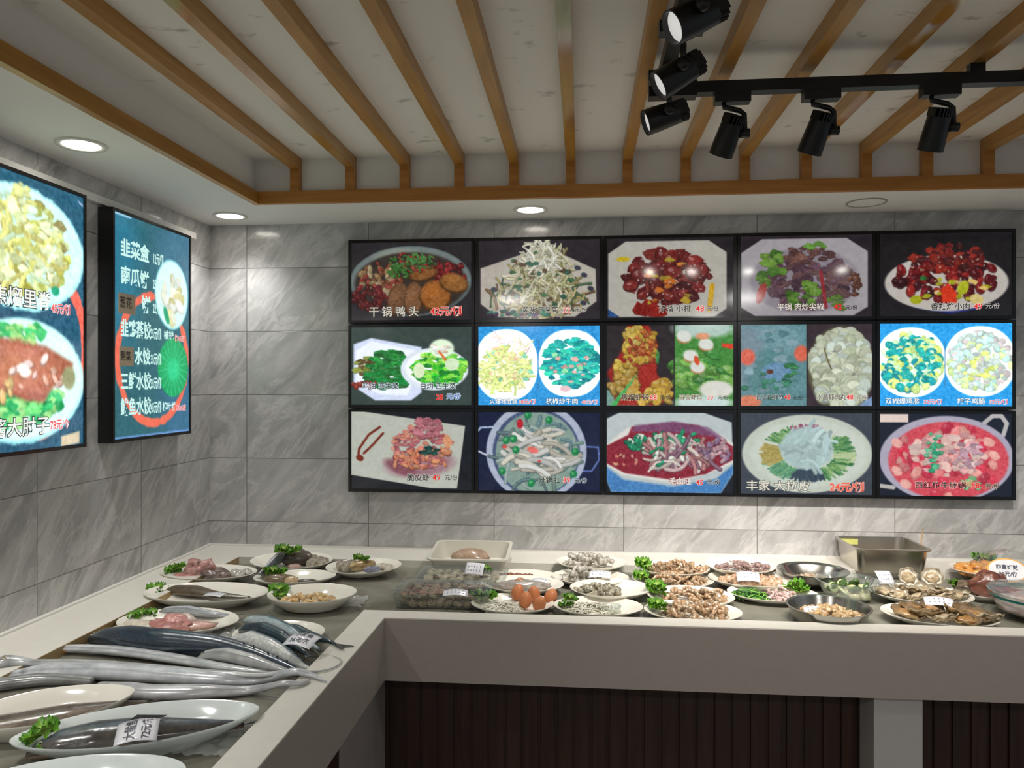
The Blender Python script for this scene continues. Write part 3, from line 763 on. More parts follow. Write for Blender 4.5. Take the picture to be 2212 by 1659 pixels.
def art_pot():
    A = Art(150, 100, (16, 26, 58), seed=32)
    A.line([(0, 24), (3, 20), (20, 19)], 2.5, (170, 185, 215)); A.line([(0, 50), (15, 57)], 2.5, (200, 205, 215))
    A.line([(130, 43), (148, 44), (149, 60), (140, 74), (126, 74)], 2.2, (90, 110, 170))
    A.ell(72, 50, 62, 62, (176, 184, 205), 0, 1.5); A.ell(72, 51, 54, 55, (70, 86, 120), 0, 1.5); A.ell(73, 52, 51, 52, (136, 160, 150), 0, 2)
    A.pile(73, 52, 46, 44, 60, 6, [(110, 140, 130), (90, 120, 125), (150, 170, 165), (80, 100, 105)], 'strip', dark=0.7)
    A.pile(76, 54, 32, 34, 34, 8, [(200, 196, 180), (185, 180, 165), (205, 205, 200)], 'strip', dark=0.6, ang=0.1, asp=0.65)
    for x, y in ((62, 4), (88, 10), (35, 36), (44, 34), (47, 48), (120, 50), (66, 90), (118, 78), (30, 75)): A.ell(x, y, 4.5, 5, (30, 130, 75), 0.3); A.ell(x - 1, y - 1, 2, 2, (80, 170, 110))
    A.ell(52, 15, 4, 6, (190, 30, 45)); A.ell(33, 44, 3, 2.5, (215, 80, 80)); A.ell(68, 48, 7, 4, (230, 110, 100), 0.3, 2); A.ell(76, 62, 2, 1.5, (215, 60, 60))
    return A.grain(6)
def art_blood():
    A = Art(150, 100, (20, 24, 34), seed=33)
    A.poly([(0, 8), (16, 0), (115, 0), (148, 12), (150, 75), (135, 100), (6, 100), (0, 85)], (190, 200, 200), 1.5)
    A.poly([(0, 68), (20, 84), (80, 92), (130, 82), (150, 64), (150, 74), (135, 100), (6, 100), (0, 85)], (70, 130, 190), 3)
    A.poly([(0, 40), (24, 20), (50, 14), (110, 16), (138, 28), (150, 38), (150, 62), (125, 74), (80, 88), (40, 82), (18, 78), (0, 66)], (225, 222, 215), 2)
    A.poly([(0, 42), (26, 28), (30, 18), (80, 12), (110, 16), (150, 42), (150, 58), (118, 76), (80, 84), (22, 76), (0, 64)], (140, 34, 52), 2)
    A.poly([(30, 24), (34, 16), (80, 11), (120, 18), (140, 32), (100, 26), (60, 24)], (120, 80, 120), 3, 0.8)
    A.pile(60, 38, 36, 12, 90, 4.5, [(20, 130, 90), (30, 160, 110), (15, 110, 80), (210, 225, 205)], 'blob'); A.pile(90, 34, 24, 10, 40, 4, [(40, 160, 110), (220, 225, 215)], 'blob')
    A.pile(88, 52, 40, 14, 60, 6, [(190, 160, 160), (170, 110, 110), (205, 190, 180), (130, 90, 110)], 'strip'); A.pile(130, 48, 16, 14, 26, 5, [(190, 150, 160), (140, 110, 140)])
    A.line([(50, 74), (60, 62), (78, 60), (90, 68)], 2.4, (225, 215, 205)); A.pile(75, 55, 26, 12, 16, 3.5, [(225, 225, 215), (30, 150, 100)])
    A.pile(20, 60, 18, 8, 10, 3, [(225, 130, 110), (215, 160, 130)])
    return A.grain(5)
def art_lapi():
    A = Art(150, 100, (62, 70, 80), seed=34)
    A.ell(76, 50, 74, 48, (196, 204, 190), 0, 1.5); A.ell(78, 50, 66, 41, (206, 214, 202), 0, 4)
    def arc(a0, a1, cols, r0=0.52, r1=0.95, n=60):
        for k in range(n):
            a = A.r.uniform(a0, a1); q = A.r.uniform(r0, r0 + 0.12); q2 = A.r.uniform(r1 - 0.2, r1)
            c = A.r.choice(cols); x, y = 77, 50
            b = a + A.r.uniform(-0.12, 0.12)
            A.line([(x + 58 * q * math.cos(a), y + 38 * q * math.sin(a)), (x + 58 * q2 * math.cos(b), y + 38 * q2 * math.sin(b))], 2.2, c, 0.9)
    G = [(120, 165, 100), (90, 145, 90), (60, 120, 70), (150, 185, 120)]
    arc(-0.75, 0.02, G); arc(-2.6, -1.95, G); arc(0.02, 0.3, [(190, 205, 160), (180, 200, 150)], n=40); arc(0.3, 1.2, G); arc(1.9, 2.75, [(100, 160, 120), (80, 140, 110), (120, 170, 120)])
    arc(-1.95, -1.3, [(150, 80, 110), (165, 90, 115)], 0.6, 0.95); arc(2.75, 3.55, [(180, 165, 95), (165, 150, 80)]); arc(1.2, 1.9, [(60, 78, 92), (50, 66, 82)], 0.5, 0.9, 90)
    A.ell(76, 43, 30, 26, (172, 198, 196), 0, 4); A.pile(76, 43, 26, 22, 30, 6, [(178, 202, 200), (168, 192, 192)], 'strip', dark=0.95, hi=0.1)
    return A.grain(4)
def art_tomato():
    A = Art(150, 100, (20, 28, 44), seed=35)
    A.line([(118, 12), (128, 3), (138, 3), (144, 12), (140, 26)], 5, (188, 184, 184)); A.line([(0, 88), (16, 90)], 5, (190, 186, 180))
    A.ell(76, 55, 76, 52, (178, 172, 190), 0, 1.5); A.ell(78, 57, 68, 47, (214, 78, 92), 0, 2)
    A.pile(78, 56, 62, 42, 60, 8, [(228, 130, 130), (210, 60, 80), (235, 160, 150), (205, 50, 75)], 'blob', dark=0.85, asp=0.7)
    A.pile(78, 48, 40, 28, 60, 7, [(232, 190, 180), (225, 165, 165), (235, 205, 195)], 'leaf', dark=0.8, asp=0.7); A.pile(100, 50, 20, 16, 26, 6, [(205, 165, 175), (190, 150, 165)], 'leaf')
    A.pile(62, 44, 8, 26, 30, 5, [(40, 170, 125), (110, 190, 150), (90, 180, 130)], 'leaf'); A.pile(100, 84, 24, 8, 12, 5, [(120, 190, 130), (200, 170, 120)], 'leaf')
    for x, y in ((20, 36), (20, 70), (130, 50), (124, 34), (30, 86)): A.ell(x, y, 7, 5, (238, 175, 165), 0.6, 1.5)
    A.poly([(0, 1), (33, 1), (33, 11), (0, 11)], (235, 215, 205), 1.0)
    return A.grain(4)

XS = [-1.068, -0.481, 0.094, 0.676, 1.261, 1.833]
ZS = [2.211, 1.825, 1.439, 1.055]
FY = 3.42
G_ = 'dish picture screens in the grid on the back wall'
S = 150.0
def T(*a): return list(a)
GRID = [
 [('screen showing braised duck heads in a steel pan, 42 yuan', art_duck, 0.72, T(('干 锅 鸭 头', 22, 94, 13, (205, 200, 185), (60, 56, 50)), ('42元/例', 99, 93.5, 12, RED, (235, 190, 180)))),
  ('screen showing shredded tofu skin heaped on a white plate, 22 yuan', art_tofu, 0.72, T(('风味 干豆腐', 55, 91, 8, INK, (200, 195, 185), 1.05), ('22', 105, 92, 9.5, RED, (240, 225, 220)), ('元/份', 119, 91, 7, INK, (200, 195, 185)))),
  ('screen showing dark glazed pork ribs on an octagonal plate, 48 yuan', art_ribs, 0.72, T(('滑溜 小排', 62, 92, 9, INK, (190, 185, 175)), ('48', 106, 92, 10, RED, (235, 215, 210)), ('元/份', 119, 91, 6, INK, (190, 186, 178)))),
  ('screen showing brown meat slices with green leaves on an octagonal plate', art_mixed, 0.72, T(('平锅 肉炒尖椒', 42, 91, 9, (215, 205, 195), (60, 50, 50), 0.95), ('42', 107, 91, 9, RED, (150, 60, 55)), ('元/份', 120, 91, 6, INK, None))),
  ('screen showing dark red chilli meat over a blue-rimmed plate, 49 yuan', art_spicy, 0.72, T(('香辣烤小肉', 58, 92, 9, INK, (190, 186, 180)), ('49', 107, 92, 9.5, RED, (240, 200, 195)), ('元/份', 120, 91, 7, (190, 186, 180), INK)))],
 [('screen showing two plates of green lettuce, 28 yuan', art_greens, 1.0, T(('耗油 西生菜', 14, 79, 8.5, INK, (215, 228, 240), 1.02), ('白灼 西生菜', 86, 79, 8.5, INK, (215, 228, 235), 1.0), ('28', 106, 93, 9, (200, 30, 35), (230, 120, 110)), ('元/份', 119, 92, 8, (80, 120, 190), (215, 230, 250)))),
  ('bright blue screen showing a pale pork stir-fry beside teal green pepper beef', art_pair_lit, 1.35, T(('火爆猪肚丝', 14, 98, 7, WHITE, (60, 110, 150)), ('38元/例', 50, 98, 6.5, RED, (250, 250, 250)), ('杭椒炒牛肉', 84, 98, 8, WHITE, (40, 90, 130)), ('48元/例', 128, 98, 6, (225, 90, 110), (250, 250, 250)))),
  ('screen showing orange glazed shrimp beside green lily bulb shrimp, 68 yuan', art_shrimp, 0.85, T(('焦熘虾段', 17, 93, 8.5, INK, (200, 180, 150)), ('68', 51, 93, 9, RED, (250, 220, 215)), ('元/份', 63, 92, 6, INK, None), ('百合虾仁', 86, 92, 7, (90, 60, 50), (230, 225, 205)), ('39', 119, 93, 7.5, RED, (245, 220, 215)), ('元/份', 132, 92, 5.5, INK, None))),
  ('screen showing blue-green fish soup beside a basket of white meatballs', art_soup, 0.85, T(('西瓜炖鲜竹', 18, 92, 7, (70, 60, 60), (160, 185, 185), 0.9), ('48', 50, 92, 7.5, RED, (215, 170, 165)), ('元/份', 60, 92, 5.5, INK, None), ('水晶虾肉丸', 87, 92, 7.5, (80, 76, 66), (215, 215, 200), 0.9), ('48', 121, 92, 8, RED, (250, 225, 220)), ('元/份', 132, 92, 6, (110, 100, 90), (220, 220, 205)))),
  ('bright blue screen showing diced green pepper chicken on two round white plates', art_pair_lit2, 1.35, T(('双椒爆鸡胗', 6, 97, 8, WHITE, (40, 100, 140)), ('32元/例', 50, 97, 6.5, (225, 70, 90), (250, 250, 250)), ('辣子鸡脆', 88, 97, 8, WHITE, (40, 100, 140)), ('32元/例', 124, 97, 6.5, (225, 70, 90), (250, 250, 250))))],
 [('screen showing pink crispy shrimp heaped on a tilted white square plate', art_crispy, 0.85, T(('脆皮虾', 70, 88, 9, INK, (190, 190, 180), 1.05), ('49', 102, 88, 10, RED, None), ('元/份', 117, 87, 7, INK, None))),
  ('screen showing a round two-handled pot of tripe soup, 39 yuan', art_pot, 0.85, T(('开锅肚', 75, 89, 9, INK, (160, 175, 165), 1.0), ('39', 105, 89, 9, RED, (250, 220, 215)), ('元/份', 119, 89, 7, (40, 40, 50), (180, 190, 200)))),
  ('screen showing dark red spicy soup with green onion in a faceted bowl', art_blood, 0.85, T(('毛血旺', 74, 89, 9, (225, 215, 205), (130, 60, 70)), ('45', 106, 90, 9, RED, (235, 200, 195)), ('元/份', 119, 89, 7, INK, (190, 200, 205)))),
  ('screen showing cold noodle salad ringed with shredded vegetables, 24 yuan', art_lapi, 0.85, T(('丰家 大拉皮', 6, 95, 13, (215, 210, 195), (70, 74, 70), 1.08), ('24元/例', 102, 95, 12, (226, 84, 60), (230, 165, 150)))),
  ('screen showing a pot of red tomato beef brisket soup, 58 yuan', art_tomato, 0.85, T(('西红柿牛腩锅', 40, 90, 8.5, INK, (235, 170, 165), 1.15), ('58', 104, 90, 9.5, RED, (235, 160, 150)), ('元/份', 120, 90, 7, INK, (190, 170, 150))))]]
BZ = 0.014
for r in range(3):
    for c in range(5):
        lab, fn, st, tx = GRID[r][c]
        x0, x1 = XS[c] + 0.002 + BZ, XS[c + 1] - 0.002 - BZ; z1, z0 = ZS[r] - 0.002 - BZ, ZS[r + 1] + 0.002 + BZ
        fr = ((x0, FY, z1), (x1 - x0, 0, 0), (0, 0, z0 - z1), (0, -1, 0))
        sc = (x1 - x0) / 150.0
        A = finish(fn()); A.h = (z1 - z0) / sc
        tx = [(t_[0], t_[1], t_[2] * A.h / 100.0) + tuple(t_[3:]) for t_ in tx]
        monitor('menu_screen', lab, G_, fr, None, A, st, tx, sc, bez=BZ)
# pinkish notice stuck on the last screen is drawn in its picture

# two upright poster screens on the left wall
def art_poster():
    A = Art(100, 150, (38, 92, 118), seed=41)
    for y in range(0, 150, 10): A.ell(50, y, 80, 8, (34 + y * 0.06, 88 - y * 0.05, 112 - y * 0.04), 0, 8, 0.6)
    for a in np.linspace(-1.2, 1.5, 60):
        A.line([(52 + 50 * math.cos(a), 92 + 50 * math.sin(a)), (52 + 50 * math.cos(a + .07), 92 + 50 * math.sin(a + .07))], A.r.uniform(4, 9), (236, 104, 88), 0.95)
    A.ell(48, 39.5, 52, 34, (150, 225, 232), 0, 1.5); A.ell(48, 39, 51, 33, (206, 255, 250), 0, 3)
    A.pile(44, 38, 41, 27, 190, 5.5, [(190, 200, 100), (215, 230, 160), (176, 172, 74), (205, 240, 205), (160, 150, 90)], 'leaf', dark=0.82, asp=0.7)
    A.pile(44, 36, 36, 24, 46, 4.5, [(225, 225, 130), (215, 245, 205), (205, 200, 110)], 'strip', dark=0.88, asp=0.5); A.pile(44, 38, 38, 25, 60, 5, [(196, 200, 110), (228, 240, 190), (196, 206, 150)], 'leaf', dark=0.85); A.ell(74, 60, 3.5, 2.8, (30, 160, 120)); A.pile(46, 8, 5, 5, 8, 4, [(225, 230, 150)], 'leaf')
    A.ell(48, 112, 52, 34, (150, 225, 232), 0, 1.5); A.ell(48, 111, 51, 33, (214, 255, 250), 0, 3)
    A.pile(42, 87, 26, 5, 36, 6, [(120, 215, 120), (70, 190, 110), (190, 240, 150)], 'leaf', dark=0.8); A.pile(42, 124, 38, 13, 120, 6, [(60, 190, 110), (110, 215, 120), (40, 160, 90), (160, 230, 140)], 'leaf', dark=0.78)
    A.poly([(0, 92), (30, 89), (66, 92), (90, 101), (88, 111), (72, 115), (64, 124), (50, 123), (30, 117), (0, 112)], (165, 95, 75), 3); A.ell(45, 105, 32, 13, (196, 122, 96), 0.1, 5, 0.8); A.ell(20, 98, 14, 8, (176, 112, 92), 0, 4)
    A.pile(60, 108, 26, 10, 16, 3.5, [(240, 205, 200), (225, 170, 150)], hi=0.4); A.ell(48, 106, 5, 3.5, (250, 240, 235), 0.5, 1.5); A.ell(86, 110, 6, 7, (150, 150, 110), 0, 2); A.pile(30, 118, 16, 5, 10, 4, [(215, 180, 120)])
    A.poly([(79, 144), (96, 142), (96, 149), (79, 150)], (205, 190, 160), 0.8); A.line([(96, 4), (99, 5)], 1, (190, 200, 240))
    return A.grain(5)
def art_list():
    A = Art(100, 150, (44, 98, 108), seed=42)
    A.ell(0, 30, 30, 60, (40, 120, 150), 0, 26, 0.8); A.ell(100, 20, 50, 40, (70, 120, 150), 0, 26, 0.7); A.ell(100, 130, 40, 50, (60, 110, 150), 0, 26, 0.7)
    for a in np.linspace(0, 2 * PI, 120):
        A.line([(50 + 46 * math.cos(a), 96 + 45 * math.sin(a)), (50 + 46 * math.cos(a + .06), 96 + 45 * math.sin(a + .06))], A.r.uniform(3.5, 7), (232, 108, 84), 0.95)
    A.ell(74, 47, 24, 26, (120, 205, 215), 0, 1.5); A.ell(74, 47, 23, 25, (214, 250, 248), 0, 2)
    A.pile(74, 48, 14, 17, 26, 6, [(235, 240, 215), (220, 215, 150), (245, 250, 240)], 'blob', dark=0.85); A.ell(66, 63, 3, 7, (30, 160, 110), -0.5)
    A.ell(76, 101, 22, 22, (20, 150, 90), 0, 1.5)
    for k in range(40):
        a = 2 * PI * k / 40; A.line([(76 + 6 * math.cos(a), 101 + 6 * math.sin(a)), (76 + 21 * math.cos(a), 101 + 21 * math.sin(a))], 1.6, (45, 195, 125) if k % 2 else (30, 175, 105), 0.9)
    A.ell(76, 103, 8, 8, (45, 205, 140), 0, 4)
    A.line([(0, 149), (100, 149)], 1, (120, 160, 230)); A.line([(1, 1), (20, 1)], 1, (190, 225, 250))
    return A.grain(4)

FX = -1.697
LB = 0.012
def lframe(y0, y1, z1, z0): return ((FX, y0 + LB, z1 - LB), (0, y1 - y0 - 2 * LB, 0), (0, 0, z0 - z1 + 2 * LB), (1, 0, 0))
CY_ = (198, 238, 232); CYD = (50, 100, 100)
fr = lframe(1.920, 2.478, 2.197, 1.335); sc = (2.478 - 1.920 - 2 * LB) / 100
A = finish(art_poster())
monitor('poster_screen', 'large upright screen with fried pork strips above braised pork knuckle on lettuce', 'poster screens on the left wall', fr, None, A, 1.2,
        T(('焦熘里脊', 23, 74, 11.5, WHITE, (30, 50, 60), 1.02), ('45元/例', 70, 75.5, 6.8, (240, 90, 90), (250, 215, 220), 0.78),
          ('酱大肘子', 23, 147.5, 11.2, WHITE, (30, 40, 40), 1.02), ('78元/个', 69, 146, 6.8, (240, 90, 90), (250, 215, 220), 0.78)), sc, bez=LB, depth=0.054)
fr = lframe(2.626, 3.184, 2.193, 1.335)
A = finish(art_list(), 0.5, 6)
rows = [('韭菜盒', 28, '12元/例'), ('南瓜饼', 47, '25元/例'), ('    饼', 65, '22元/例'), ('韭鸡蒸饺', 84, '35元/例'), ('    水饺', 103, '35元/例'), ('三鲜水饺', 121, '35元/例'), ('鲅鱼水饺', 139, '45元/例')]
tx = []
for w_, y, p in rows:
    n4 = len(w_.strip()) >= 4 or w_.startswith('    水')
    if w_ == '    饼': tx.append(('饼', 32, y, 13, CY_, None, 0.95, 0.03))
    elif w_ == '    水饺': tx.append(('水饺', 24, y, 13, CY_, None, 0.75, 0.03))
    else: tx.append((w_, 7, y, 13, CY_, None, 0.72 if n4 else 0.9, 0.03))
    tx.append((p, 47 if not n4 else 44, y, 9.5, CY_, None, 0.46, 0.03))
tx += [('榆钱', 62, 83, 7, CY_, None, 1.0, 0.03), ('饼10元/张', 78, 84, 5, (225, 80, 70), (250, 210, 205), 0.7), ('槐叶饼', 60, 138, 7, CY_, None, 0.9, 0.03), ('窝头10元/张', 80, 139, 5, (225, 80, 70), (250, 210, 220), 0.55)]
tm = monitor('poster_screen', 'narrower-looking upright screen listing dumpling prices beside a green dumpling ring', 'poster screens on the left wall', fr, None, A, 1.05, tx, sc, bez=LB, depth=0.054)
def note(u, v, w, h, text, sz, label):
    y0 = fr[0][1] + u * sc; z1 = fr[0][2] - v * sc
    t = thing('paper_note', label, 'paper note', (FX, y0, z1 - h * sc), group='brown notes on the dumpling screen')
    MB().box(0.0012, 0.0022, 0, w * sc, 0, h * sc).build('paper', plain('brown paper', rgb(176, 160, 138), 0.7), t, smooth=False)
    vs, fs = glyphs(text, sz * sc, 0.0003)
    k = MB().add([Vector((0.0028, 1.3 * sc + p.x * 0.85, h * sc * 0.33 + p.y)) for p in vs], fs).build('handwriting', ink((50, 45, 42), 0), t, smooth=False)
note(4.5, 55, 20, 14, '葱花', 8.5, 'upper brown paper note stuck over the third line of the dumpling screen')
note(5.5, 92, 17, 13.5, '酸菜', 7, 'lower brown paper note stuck over the fifth line of the dumpling screen')

# ================================================================ L-shaped display counter
BED, LEDGE = 0.760, 0.790
def at(u, v, z):
    """the point of the horizontal plane at height z seen at pixel (u, v) of the photograph"""
    S_, C_ = math.sin(YAW), math.cos(YAW); x = (u - CX) / F_PX; t = (CAM_Z - z) * F_PX / (v - CY)
    return Vector(((x * C_ - S_) * t, (C_ + x * S_) * t, z))

Y0C = -0.4
ct = thing('display_counter', 'pale stone L-shaped counter with a sunken wet bed carrying the plates of seafood', 'counter', (0, 0, 0))
m = MB(); m.box(WX, XE, 3.235, WY, 0.70, LEDGE); m.box(WX, -1.503, Y0C, 3.235, 0.70, LEDGE); m.build('wall_ledge', M['stone'], ct, smooth=False)
m = MB(); m.box(WX, XE, WY - 0.018, WY, LEDGE, LEDGE + 0.007); m.box(WX, WX + 0.018, Y0C, WY - 0.018, LEDGE, LEDGE + 0.007); m.build('upstand', M['whitering'], ct, smooth=False)
m = MB(); m.box(-1.503, -1.5015, Y0C, 3.235, BED, LEDGE - 0.001); m.build('stained_edge', M['stain'], ct, smooth=False)
m = MB(); m.box(-1.503, -0.73, Y0C, 3.235, 0.70, BED); m.box(-0.73, XE, 2.515, 3.235, 0.70, BED); m.build('sunken_bed', M['bed'], ct, smooth=False)
m = MB(); m.box(-0.73, -0.64, Y0C, 2.515, 0.745, LEDGE); m.box(-0.64, XE, 2.4365, 2.515, 0.745, LEDGE); m.build('front_rim', M['stone'], ct, smooth=False)
m = MB(); m.box(-0.68, -0.6402, Y0C, 2.475, 0.586, 0.745); m.box(-0.64, -0.6385, Y0C, 2.435, 0.586, 0.787); m.box(-0.6385, XE, 2.435, 2.475, 0.586, 0.745); m.box(-0.6385, XE, 2.435, 2.4365, 0.745, 0.787); m.build('fascia', M['fascia'], ct, smooth=False)
m = MB(); m.box(-1.45, -0.68, 2.10, 2.60, 0.0, 0.70); m.build('end_panel', plain('grey stone side', rgb(150, 142, 138), 0.5, vary=0.1, scale=6), ct, smooth=False)
m = MB(); m.box(-1.45, -0.682, Y0C, 2.10, 0.0, 0.70); m.build('side_panel', M['panel'], ct, smooth=False)
m = MB(); m.box(-0.68, XE, 2.60, 3.30, 0.0, 0.70)
x = -0.66
while x < 2.2:
    m.box(x, x + 0.046, 2.592, 2.60, 0.0, 0.70); x += 0.058
m.build('fluted_panel', M['panel'], ct, smooth=False)
m = MB(); m.box(0.905, 1.05, 2.47, 2.592, 0.0, 0.70); m.build('support_post', plain('painted post', rgb(196, 192, 188), 0.5), ct, smooth=False)

# ---------------------------------------------------------------- food materials
M['china'] = plain('white china', rgb(234, 230, 218), 0.12, spec=0.6)
M['china_blue'] = plain('bluish white china', rgb(222, 230, 228), 0.12, spec=0.6)
M['steel'] = plain('brushed steel', rgb(170, 168, 162), 0.22, metal=1.0)
M['steel_dull'] = plain('dull steel', rgb(206, 200, 190), 0.24, metal=1.0)
M['wet'] = toned('wet fish skin', 0.22, 0.6, 0.3, 90, 0.25, 0.0015, 0.4)
M['silver'] = toned('silver fish skin', 0.25, 0.8, 0.18, 45, 0.2, 0.0015, 0.5)
M['flesh'] = toned('wet flesh', 0.28, 0.5, 0.22, 70, 0.4, 0.002, 0.3)
M['shell'] = toned('rough shell', 0.55, 0.4, 0.4, 55, 0.7, 0.004)
M['leaf'] = toned('lettuce leaf', 0.4, 0.4, 0.2, 40, 0.3, 0.002)
M['matte'] = toned('plain toned', 0.5, 0.4, 0.08, 30, 0.0)
M['eggshell'] = toned('brown eggshell', 0.45, 0.4, 0.08, 200, 0.1, 0.0005)
M['paper'] = plain('damp paper', rgb(226, 226, 232), 0.3, coat=0.5)
M['glass'] = clear_mat('clear glass', (0.93, 0.97, 0.96, 1), 0.08, 0.75, 0.04, 0.05, (0.85, 0.92, 0.9, 1))
M['film'] = clear_mat('cling film', (0.98, 0.99, 0.99, 1), 0.04, 0.5, 0.08, 0.03, (0.9, 0.95, 1, 1), crinkle=0.5)
M['box'] = clear_mat('clear plastic box', (0.96, 0.98, 0.97, 1), 0.04, 0.45, 0.10, 0.03, (0.9, 0.95, 0.95, 1), crinkle=0.2)
M['milky'] = plain('milky plastic', rgb(200, 197, 184), 0.35)

def c_(*a): return tuple(float(q) for q in lin(a))
rnd = random.Random(7)

def sup(rx, ry, n=64, p=2.0, z=0.0, dx=0.0):
    out = []
    for k in range(n):
        a = 2 * PI * k / n; ca, sa = math.cos(a), math.sin(a)
        out.append((dx + rx * math.copysign(abs(ca) ** (2 / p), ca), ry * math.copysign(abs(sa) ** (2 / p), sa), z))
    return out

def shell_mesh(rx, ry, prof, p=2.0, n=72):
    """closed dish: prof is a list of (scale, z) from the foot centre, out, over the lip and back in"""
    mb = MB(); mb.loops([sup(rx * s, ry * s, n, p, z) for s, z in prof], True, True); return mb

def platter(label, x, y, rx, ry, base, rz=0.0, h=0.026, p=2.0, tilt=(0, 0), mat='china', group='oval platters on the counter', name='oval_platter', cat='plate'):
    prof = [(0.58, 0.003), (0.60, 0.0), (0.64, 0.0), (0.66, 0.004), (0.84, h * 0.45), (0.985, h * 0.86), (1.0, h * 0.95), (0.995, h), (0.965, h * 0.97),
            (0.86, h * 0.70), (0.76, h * 0.50), (0.66, 0.0075), (0.56, 0.0065)]
    o = shell_mesh(rx, ry, prof, p).build(name, M[mat], auto=60)
    o.location = (x, y, base); o.rotation_euler = (tilt[0], tilt[1], rz)
    return tag(o, label, cat, group)

def platter_px(label, u0, u1, vn, base, ry=0.125, h=0.026, mat='china', slope=0, p=2.0, tilt=(0, 0), rxk=1.0):
    """platter whose rim spans u0..u1 and whose near rim is seen at vn; slope = rise of the right tip in pixels"""
    z = base + h; um = (u0 + u1) / 2
    near = at(um, vn, z); c = near + Vector((0, ry, 0))
    S_, C_ = math.sin(YAW), math.cos(YAW)
    r = Vector((near.x + 0, near.y + ry, z)); depth = -S_ * r.x + C_ * r.y
    rx = (u1 - u0) / 2 / F_PX * depth * rxk
    cx = at(um, CY + (CAM_Z - z) * F_PX / depth, z).x
    rz = slope / F_PX * depth * (depth / (CAM_Z - z)) / (2 * rx) if slope else 0.0
    o = platter(label, cx, r.y, rx, ry, base, rz, h, p, tilt, mat)
    return o, Vector((cx, r.y, base + 0.008)), rx, ry

def blob_mb(seed, sx, sy, sz, amp=0.25, freq=2.0, cols=None, seg=20, rings=12, flat=0.0):
    """an irregular lump resting on z = 0; cols: one colour or list blended by noise"""
    mb = MB(); cols = cols or [(0.5, 0.5, 0.5)]; L = []; C = []
    for i in range(rings + 1):
        th = PI * i / rings; row = []; rc = []
        for j in range(seg):
            ph = 2 * PI * j / seg
            d = Vector((math.sin(th) * math.cos(ph), math.sin(th) * math.sin(ph), -math.cos(th)))
            n = mnoise.noise(d * freq + Vector((seed * 3.7, seed * 1.3, seed * 7.1)))
            r = 1 + amp * n
            z = d.z * r
            row.append((d.x * r * sx, d.y * r * sy, max(z, -0.75 + flat) * sz + (0.75 - flat) * sz))
            k = (mnoise.noise(d * freq * 1.7 + Vector((seed, 5.1, 2.2))) + 0.5) * (len(cols) - 1); k = min(max(k, 0), len(cols) - 1.001)
            a, b = cols[int(k)], cols[min(int(k) + 1, len(cols) - 1)]; f = k - int(k)
            rc.append(tuple(a[q] * (1 - f) + b[q] * f for q in range(3)))
        L.append(row); C.append(rc)
    mb.loops(L, True, True, C); return mb

class Kind:
    """a prototype thing and its copies"""
    def __init__(s, make): s.make = make; s.o = None
    def put(s, loc, rot, label, cat, group=None, scale=1.0):
        if s.o is None:
            s.o = s.make(); o = s.o; o.location = loc; o.rotation_euler = rot
        else:
            o = dup(s.o, loc, rot)
        o.scale = (scale,) * 3 if not hasattr(scale, '__len__') else scale
        if 'group' in o: del o['group']
        return tag(o, label, cat, group)

# ---- small foods
def mk_lettuce(seed, dark=0.0):
    def f():
        mb = MB(); n, k = 72, 8
        g0, g1, g2 = c_(190, 214, 110), c_(118, 172, 44), c_(70, 130, 30)
        for lay, (off, ang, up, sz) in enumerate(((0.0, 0.0, 0.0, 1.0), (0.006, 0.9, 0.010, 0.78), (-0.004, -0.8, 0.016, 0.62))):
            L = []; C = []; span = 1.6 * PI
            for i in range(k):
                t = i / (k - 1); row = []; rc = []
                for j in range(n):
                    a = -span / 2 + span * j / (n - 1)
                    fr = t ** 1.6 * 0.0065
                    R = (0.034 * t * (1 + 0.12 * math.sin(3 * a + seed + lay)) + fr * 0.35 * math.cos(a * 15 + seed)) * sz
                    z = (0.004 + 0.022 * t ** 0.8 * (0.6 + 0.4 * math.cos(a * 1.3 + seed)) + fr * math.sin(a * 9 + seed * 2 + lay) + 0.5 * fr * math.sin(a * 17 + seed)) * sz + up
                    row.append((off + R * math.cos(a + ang), R * math.sin(a + ang), max(z, 0.001)))
                    q = min(1, t * 1.35); e = 0.5 + 0.5 * math.sin(a * 9 + seed * 2 + lay)
                    m_ = [g1[c] * (1 - e) + g2[c] * e for c in range(3)]
                    rc.append(tuple((g0[c] * (1 - q) + m_[c] * q) * (1 - dark) for c in range(3)))
                L.append(row); C.append(rc)
            mb.loops(L, False, False, C, closed=False)
        return mb.build('lettuce_leaf', M['leaf'])
    return Kind(f)
LET = [mk_lettuce(1), mk_lettuce(2), mk_lettuce(5, 0.25)]
def lettuce(u, v, z, label, i=0, s=1.0, rz=2.2, tilt=0.0):
    p = at(u, v, z); p.z -= .010; LET[i].put(p, (tilt, 0, rz), label, 'lettuce', 'lettuce leaves garnishing the platters', s)

